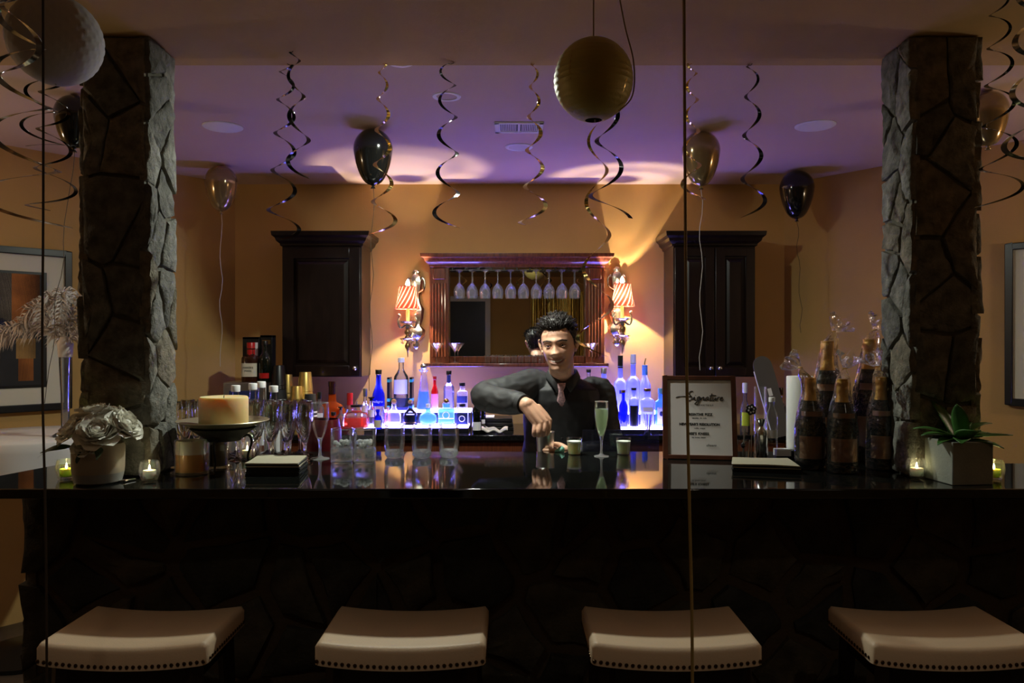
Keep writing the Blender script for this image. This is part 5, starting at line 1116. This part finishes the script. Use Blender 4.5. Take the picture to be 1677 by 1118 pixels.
def loft(b, secs, seg=28, n=2.3):
    """secs: (centre, rx, ry) rings stacked along z"""
    vs = []; fs = []
    for c, rx, ry in secs:
        for j in range(seg):
            a = 2*PI*j/seg; q, s = math.cos(a), math.sin(a); d = (abs(q)**n+abs(s)**n)**(-1/n); vs.append((c[0]+rx*q*d, c[1]+ry*s*d, c[2]))
    for i in range(len(secs)-1):
        for j in range(seg): fs.append((i*seg+j, i*seg+(j+1) % seg, (i+1)*seg+(j+1) % seg, (i+1)*seg+j))
    fs += [tuple(range(seg))[::-1], tuple((len(secs)-1)*seg+j for j in range(seg))]; b.add(vs, fs)
def limb(b, pts, rad, seg=16, k=5):
    P = cat_pts(pts, k); Rr = [lerp_tab([(i, r) for i, r in enumerate(rad)], j/k) for j in range(len(P))]; b.tube(P, Rr, seg)
    for e in (0, -1): b.ball(P[e], Rr[e], 14, 10)
def remesh(b, name, vox, smooth, parent, m, post=None, sm_f=.5):
    me = b.mesh(name, m, 0); o = bpy.data.objects.new(name, me); COL.objects.link(o)
    r = o.modifiers.new('r', 'REMESH'); r.mode = 'VOXEL'; r.voxel_size = vox; r.use_smooth_shade = True
    if smooth: s = o.modifiers.new('s', 'SMOOTH'); s.iterations = smooth; s.factor = sm_f
    bpy.context.view_layer.update(); dg = bpy.context.evaluated_depsgraph_get(); n = bpy.data.meshes.new_from_object(o.evaluated_get(dg)); o.modifiers.clear(); o.data = n; n.name = name
    n.materials.clear(); n.materials.append(m)
    if post: post(n)
    n.polygons.foreach_set('use_smooth', [True]*len(n.polygons)); n.update(); o.parent = parent; return o
man = thing('person', 'smiling man in black waistcoat and patterned tie, mixing a drink behind the bar', 'person')
HC = W(915, 566, 3.36); HR = Euler((.0, -.07, -.24)).to_matrix()      # head at eye level: bowed, rolled, turned to his right
HWt = [(-.118, .012), (-.113, .028), (-.100, .040), (-.080, .0505), (-.05, .0605), (-.02, .0685), (.02, .0735), (.05, .0755), (.08, .068), (.10, .052), (.112, .031), (.118, .006)]
FRt = [(-.118, .058), (-.113, .074), (-.100, .082), (-.080, .083), (-.05, .086), (-.02, .089), (.02, .093), (.05, .091), (.08, .077), (.10, .054), (.112, .026), (.118, .004)]
BKt = [(-.118, .00), (-.113, .005), (-.100, .015), (-.080, .04), (-.05, .07), (-.02, .09), (.02, .101), (.05, .102), (.08, .089), (.10, .066), (.112, .038), (.118, .006)]
def g(x, s): return math.exp(-.5*(x/s)**2)
def mouth_z(x): return -.0675+9.5*x*x
def head_pt(u, v, off=0, face=True):
    """u around (0 at the face, +-pi at the back), v from chin to crown"""
    z = -.118*math.cos(PI*v); w, f, k = lerp_tab(HWt, z), lerp_tab(FRt, z), lerp_tab(BKt, z); s, c = math.sin(u), math.cos(u)
    ex = .88; x = (w+off)*math.copysign(abs(s)**ex, s); y = -(f+off)*abs(c)**ex if c > 0 else (k+off)*abs(c)**ex
    z = z+off*math.sin(PI*(v-.5))
    if face and c > 0:
        d = 0; ax = abs(x)
        d -= .0105*g(ax-.0315, .0145)*g(z-.001, .0095)                     # sockets
        d += .0060*g(ax-.031, .020)*g(z-.0215, .0075)+.003*g(x, .012)*g(z-.018, .01)    # brow
        t = min(1, max(0, (.012-z)/.047)); nb = (.0045+.0205*t**1.25) if z < .012 else .0045*g(z-.012, .012)
        if z < -.035: nb *= g(z+.035, .0065)
        d += nb*g(x, .0068+.0045*t)
        d += .0085*g(ax-.0125, .0062)*g(z+.035, .0065)                     # nostril wings
        d += .0075*g(ax-.043, .017)*g(z+.031, .015)                        # smiling cheeks
        d -= .0035*g(ax-(.024+(-.04-z)*.35), .005)*g(z+.053, .016)           # smile folds
        mz = mouth_z(x); mw = 1/(1+math.exp((ax-.0315)/.0022))
        d += mw*(.0042*g(z-mz-.0075, .0036)+.0058*g(z-mz+.0095, .0042)-.0062*g(z-mz, .0040))
        d -= .003*g(z+.086, .006)*g(x, .02); d += .0060*g(x, .017)*g(z+.102, .012)   # chin
        y -= d*min(1, c*2.2)
    return Vector((x, y, z))
def tow(p): return HC+HR @ Vector(p)
bd = MB(); NU, NV = 150, 120
bd.grid(lambda u, v: tow(head_pt((u*2-1)*PI, .004+.992*v)), NU, NV)
for e in (0, NV): bd.f.append(tuple(e*(NU+1)+i for i in range(NU))); bd.m.append(0)
for s in (-1, 1):        # ears: rim and bowl
    P = [tow(q) for q in [(s*.069, -.002, -.026), (s*.079, .008, -.014), (s*.089, .018, .008), (s*.091, .016, .026), (s*.083, .004, .031), (s*.073, -.006, .018)]]
    bd.tube(cat_pts(P, 4), .0048, 8); bd.ball(tow((s*.073, -.002, -.024)), .0070, 10, 8)
    bd.tube([tow((s*.071, .006, -.010)), tow((s*.077, .013, .008)), tow((s*.076, .009, .022))], [.010, .011, .009], 8)
NB = Vector((.232, 3.50, 1.345))
limb(bd, [NB+Vector((0, .02, -.03)), NB+Vector((-.004, 0, .03)), tow((0, .028, -.075)), tow((0, .028, -.03))], [.066, .057, .056, .058])
SHR, ELR, WRR = Vector((.085, 3.52, 1.318)), Vector((-.112, 3.335, 1.288)), Vector((.062, 3.105, 1.262))
SHL, ELL, WRL = Vector((.405, 3.55, 1.275)), Vector((.455, 3.52, 1.01)), Vector((.265, 3.235, 1.042))
tors = [((.225, 3.62, .86), .165, .115), ((.225, 3.615, .95), .168, .118), ((.228, 3.60, 1.05), .150, .108), ((.235, 3.575, 1.16), .162, .118), ((.243, 3.555, 1.25), .168, .115), ((.243, 3.54, 1.30), .150, .095), ((.238, 3.525, 1.335), .095, .070)]
loft(bd, tors)
limb(bd, [SHR, (SHR+ELR)/2+Vector((0, -.01, 0)), ELR, (ELR+WRR)/2, WRR], [.062, .050, .042, .041, .029])
limb(bd, [SHL, (SHL+ELL)/2, ELL, (ELL+WRL)/2, WRL], [.062, .050, .042, .040, .029])
for s in (-1, 1): limb(bd, [(.225+s*.085, 3.615, .87), (.225+s*.095, 3.60, .48), (.225+s*.10, 3.62, .09), (.225+s*.105, 3.50, .04)], [.088, .062, .042, .032])
# right hand: fist around the muddler, knuckles to the camera, fingers hanging down and curling back
def hand(w, kn, tips, thumb, rp=.019):
    mid = sum(kn, Vector())/4
    for i, k in enumerate(kn): limb(bd, [w+(k-mid)*.35, w+(k-w)*.5+(k-mid)*.2, k], [.023, rp, .0125], 12)
    for k, q in zip(kn, tips): limb(bd, [k]+q, [.0118, .0108, .0098, .0078][:len(q)+1], 10, 4)
    limb(bd, thumb, [.015, .0135, .0115, .0095][:len(thumb)], 10, 4)
kn = [Vector(q) for q in ((.151, 3.092, 1.200), (.134, 3.070, 1.196), (.113, 3.064, 1.192), (.094, 3.072, 1.190))]
tips = [[k+Vector((-.004, -.012, -.034)), k+Vector((-.010+.002*i, .010, -.056+.003*i)), k+Vector((-.012+.004*i, .034, -.050+.004*i))] for i, k in enumerate(kn)]
hand(WRR, kn, tips, [WRR+Vector((.045, .02, -.012)), Vector((.146, 3.128, 1.205)), Vector((.148, 3.142, 1.175)), Vector((.138, 3.140, 1.150))])
# left hand closed around the tin from its right side
kn2 = [Vector(q) for q in ((.203, 3.158, 1.070), (.206, 3.156, 1.050), (.208, 3.158, 1.031), (.209, 3.163, 1.014))]
tip2 = [[k+Vector((-.024, -.016, .000)), k+Vector((-.052, -.018, .0)), k+Vector((-.070+.004*i, -.004, .0))] for i, k in enumerate(kn2)]
hand(WRL, kn2, tip2, [Vector((.235, 3.225, 1.062)), Vector((.205, 3.245, 1.078)), Vector((.175, 3.243, 1.083))], .018)
HRi = HR.transposed()
def tone(n):
    at = n.color_attributes.new('tone', 'FLOAT_COLOR', 'POINT'); buf = []
    for v in n.vertices:
        c = [.68, .39, .255]; p = HRi @ (v.co-HC)
        if p.length < .19 and p.y < .02:
            mz = mouth_z(p.x); k = (1/(1+math.exp((abs(p.x)-.0315)/.0015)))*g(p.z-mz, .009)*(p.y < -.05); c = [a*(1-k)+b_*k for a, b_ in zip(c, (.46, .19, .15))]
            st = .32*(1/(1+math.exp((p.z+.052)/.006)))*(1 if p.y < .0 else .5); c = [a*(1-st)+b_*st for a, b_ in zip(c, (.16, .11, .085))]
        buf += [*c, 1]
    at.data.foreach_set('color', buf)
body = remesh(bd, 'body', .0030, 1, man, SK, tone, .4)
# face details
for s in (-1, 1):
    e = MB().ball((0, 0, 0), .0112, 18, 12).build('eye', M['eye'], man, loc=tow((s*.0315, -.0735, -.0005))); e.rotation_euler = HR.to_euler()
    MB().ball((0, -.0085, 0), (.0052, .0032, .0052), 12, 8).build('iris', M['iris'], e)
    lid = MB()
    for sg, z0 in ((1, .0062), (-1, -.0058)):
        P = [tow((s*.0315+q*.0155, -.0815-.0022*(1-q*q)+.0045*q*q*(1 if q*s > 0 else .4), z0*(1-q*q)+.0003)) for q in [-1+2*i/10 for i in range(11)]]; lid.tube(P, [.0016+.0016*(1-abs(-1+2*i/10)) for i in range(11)], 8)
    lid.build('eyelid', mat('eyelid_skin', (.42, .24, .17), .5), man)
    R = random.Random(4+s); eb = MB()
    for i in range(70):
        q = i/69; x = s*(.012+.038*q); z = .0185+.0075*math.sin(q*2.3)-.004*q+R.uniform(-.0022, .0022); y = -.0985+.016*q**1.8+.001
        a = tow((x, y, z)); eb.tube([a, a+HR @ Vector((s*.0055, .0012, .0016-.003*q))], [.0009, .0004], 4)
    eb.build('eyebrow', M['hair'], man)
MB().grid(lambda u, v: tow(((u*2-1)*.0255, -.0878+10*((u*2-1)*.0255)**2, mouth_z((u*2-1)*.0255)+(-.0030+.0060*v)*(1-.6*(u*2-1)**2))), 14, 3).build('teeth', M['teeth'], man, sharp=0)
# hair: cap plus swept tufts
R = random.Random(12); hb = MB()
def hairline(u): a = abs(u); return .71-.02*math.cos(u*3)*(a < 1) if a < .75 else lerp_tab([(.75, .70), (1.05, .63), (1.32, .56), (1.45, .50), (1.6, .52), (1.9, .42), (3.2, .32)], a)
def hcap(u, v):
    a = (u*2-1)*PI; h0 = hairline(a); vv = h0+(.995-h0)*v; th = .003+(.011 if abs(a) < 1.05 or vv > .85 else .004)*min(1, v*3)+.006*(abs(a) < 1.0)*min(1, v*2); p = head_pt(a, vv, th, False)
    return tow(p+Vector((0, 0, .004*noise.noise(p*60))))
hb.grid(hcap, 72, 22)
for i in range(1000):
    a = R.uniform(-PI, PI) if i > 420 else R.uniform(-1.25, 1.25); h0 = hairline(a); v = h0+(.985-h0)*R.random()**(1.25 if i > 420 else 1.9); p0 = head_pt(a, v, .004, False); nrm = (head_pt(a, v, .03, False)-p0).normalized()
    top = max(0, (v-.62)/.38); L = (.011+.024*top+.014*(abs(a) < 1.1 and v < .82))*R.uniform(.7, 1.2); fl = Vector((R.uniform(-.5, .3), .55 if abs(a) < 1.6 else -.1, .35 if v > .66 else -.75)); q = nrm*.8+fl*.7
    if v < .66: q = nrm*.12+fl*.9; L *= .7
    q.normalize(); side = Vector((R.uniform(-1, 1), R.uniform(-1, 1), R.uniform(-.4, .4)))*.35
    P = cat_pts([p0-nrm*.003, p0+q*L*.5, p0+q*L*.85+side*L*.5+Vector((0, .004, -.001)), p0+q*L*1.05+side*L+Vector((0, .010, -.004))], 2)
    w0 = R.uniform(.0016, .0031); hb.tube([tow(x) for x in P], [w0*(1-.85*j/(len(P)-1))+.0002 for j in range(len(P))], 5)
hb.build('hair', M['hair'], man, sharp=50)
# clothes
def wrinkle(amp, sc, seed, st=(1, 1, 1)):
    def f(n):
        co = [v.co.copy() for v in n.vertices]; nr_ = [v.normal.copy() for v in n.vertices]
        for v, c, q in zip(n.vertices, co, nr_):
            k = noise.noise(Vector((c.x*st[0]*sc+seed, c.y*st[1]*sc, c.z*st[2]*sc))); k2 = noise.noise(Vector((c.x*sc*2.6, c.y*sc*2.6+seed, c.z*sc*2.6)))
            v.co = c+q*amp*(1-2.2*abs(k)+.35*k2)
    return f
sb = MB(); loft(sb, [(c, rx+.010, ry+.010) for c, rx, ry in tors]+[((.235, 3.513, 1.352), .070, .062)])
cR = WRR+(ELR-WRR).normalized()*.030; cL = WRL+(ELL-WRL).normalized()*.030
limb(sb, [SHR+Vector((.03, .01, -.01)), SHR, (SHR+ELR)/2+Vector((0, -.01, -.005)), ELR+Vector((-.012, .0, -.006)), (ELR+cR)/2+Vector((-.006, 0, -.010)), cR+(ELR-cR)*.12], [.080, .077, .069, .060, .057, .046])
limb(sb, [SHL+Vector((-.03, .01, 0)), SHL, (SHL+ELL)/2, ELL, (ELL+cL)/2, cL], [.080, .076, .066, .060, .055, .046])
shirt = remesh(sb, 'shirt', .006, 4, man, M['shirt'], wrinkle(.0030, 15, 3, (1, 1, 1.8)))
def cuff(a, b_, r):
    d = (b_-a).normalized(); MB().tube([a-d*.002, a, a+d*.052, a+d*.054], [r*.90, r, r*1.10, r*1.02], 24).build('cuff', M['shirt'], man)
cuff(cR-(ELR-WRR).normalized()*.012, ELR, .0400); cuff(cL-(ELL-WRL).normalized()*.012, ELL, .0400)
vb = MB(); loft(vb, [(c, rx+.020, ry+.019) for c, rx, ry in tors[1:-1]]+[((.240, 3.527, 1.333), .105, .078), ((.236, 3.515, 1.350), .076, .066)], 32)
def vest_post(n):
    wrinkle(.0016, 20, 9)(n)
    b = bmesh.new(); b.from_mesh(n); kill = []
    for f in b.faces:
        c = f.calc_center_median(); xc = .222
        if c.y < 3.53 and c.z > 1.225 and abs(c.x-xc) < .004+.42*(c.z-1.225): kill.append(f)
        elif c.z > 1.342: kill.append(f)
        elif min((c-SHR-Vector((-.03, 0, -.01))).length, (c-SHL-Vector((.035, 0, -.02))).length) < .085: kill.append(f)
    bmesh.ops.delete(b, geom=kill, context='FACES'); b.to_mesh(n); b.free()
vest = remesh(vb, 'waistcoat', .005, 4, man, M['vest'], vest_post); vest.modifiers.new('t', 'SOLIDIFY').thickness = .003
for k in range(4): MB().ball((0, 0, 0), (.0065, .003, .0065), 12, 8).build('button', M['black'], vest, loc=(.226, 3.452-.001*k, 1.190-.055*k))
# waistcoat lapel edge running down to his left
tb = MB(); limb(tb, [(.14, 3.615, .95), (.13, 3.60, .48), (.125, 3.62, .10)], [.108, .085, .062]); limb(tb, [(.31, 3.615, .95), (.32, 3.60, .48), (.325, 3.62, .10)], [.108, .085, .062]); loft(tb, [((.225, 3.615, .84), .178, .126), ((.225, 3.615, .97), .180, .129)])
remesh(tb, 'trousers', .008, 3, man, M['trouser'])
for s in (-1, 1): MB().ball((.225+s*.103, 3.53, .045), (.05, .135, .045), 16, 10).build('shoe', M['black'], man)
# collar and tie
for s in (-1, 1):
    P = [(NB.x-.004+s*.004, 3.428, 1.336), (NB.x+s*.040, 3.430, 1.366), (NB.x+s*.064, 3.475, 1.386), (NB.x+s*.062, 3.530, 1.394), (NB.x+s*.03, 3.575, 1.398), (NB.x, 3.585, 1.400)]
    Q = [(NB.x+s*.030, 3.418, 1.290), (NB.x+s*.052, 3.424, 1.318), (NB.x+s*.078, 3.475, 1.350), (NB.x+s*.078, 3.535, 1.362), (NB.x+s*.04, 3.592, 1.368), (NB.x, 3.602, 1.370)]
    P = cat_pts(P, 4); Q = cat_pts(Q, 4); n = len(P)-1
    o = MB().grid(lambda u, v: tuple(P[round(u*n)].lerp(Q[round(u*n)], v)+Vector((0, -.006*math.sin(v*PI), 0))), n, 4).build('collar', M['shirt'], man, sharp=0); o.modifiers.new('t', 'SOLIDIFY').thickness = .0025
tp = [((NB.x-.010, 3.424, 1.334), .019, .012), ((NB.x-.011, 3.414, 1.318), .017, .014), ((NB.x-.013, 3.414, 1.300), .011, .010), ((NB.x-.012, 3.416, 1.285), .013, .007), ((NB.x-.011, 3.424, 1.255), .020, .006), ((NB.x-.011, 3.436, 1.225), .022, .005), ((NB.x-.010, 3.452, 1.19), .020, .004)]
b = MB(); loft(b, tp, 16, 2.6); b.build('tie', M['tie'], man, sharp=60)
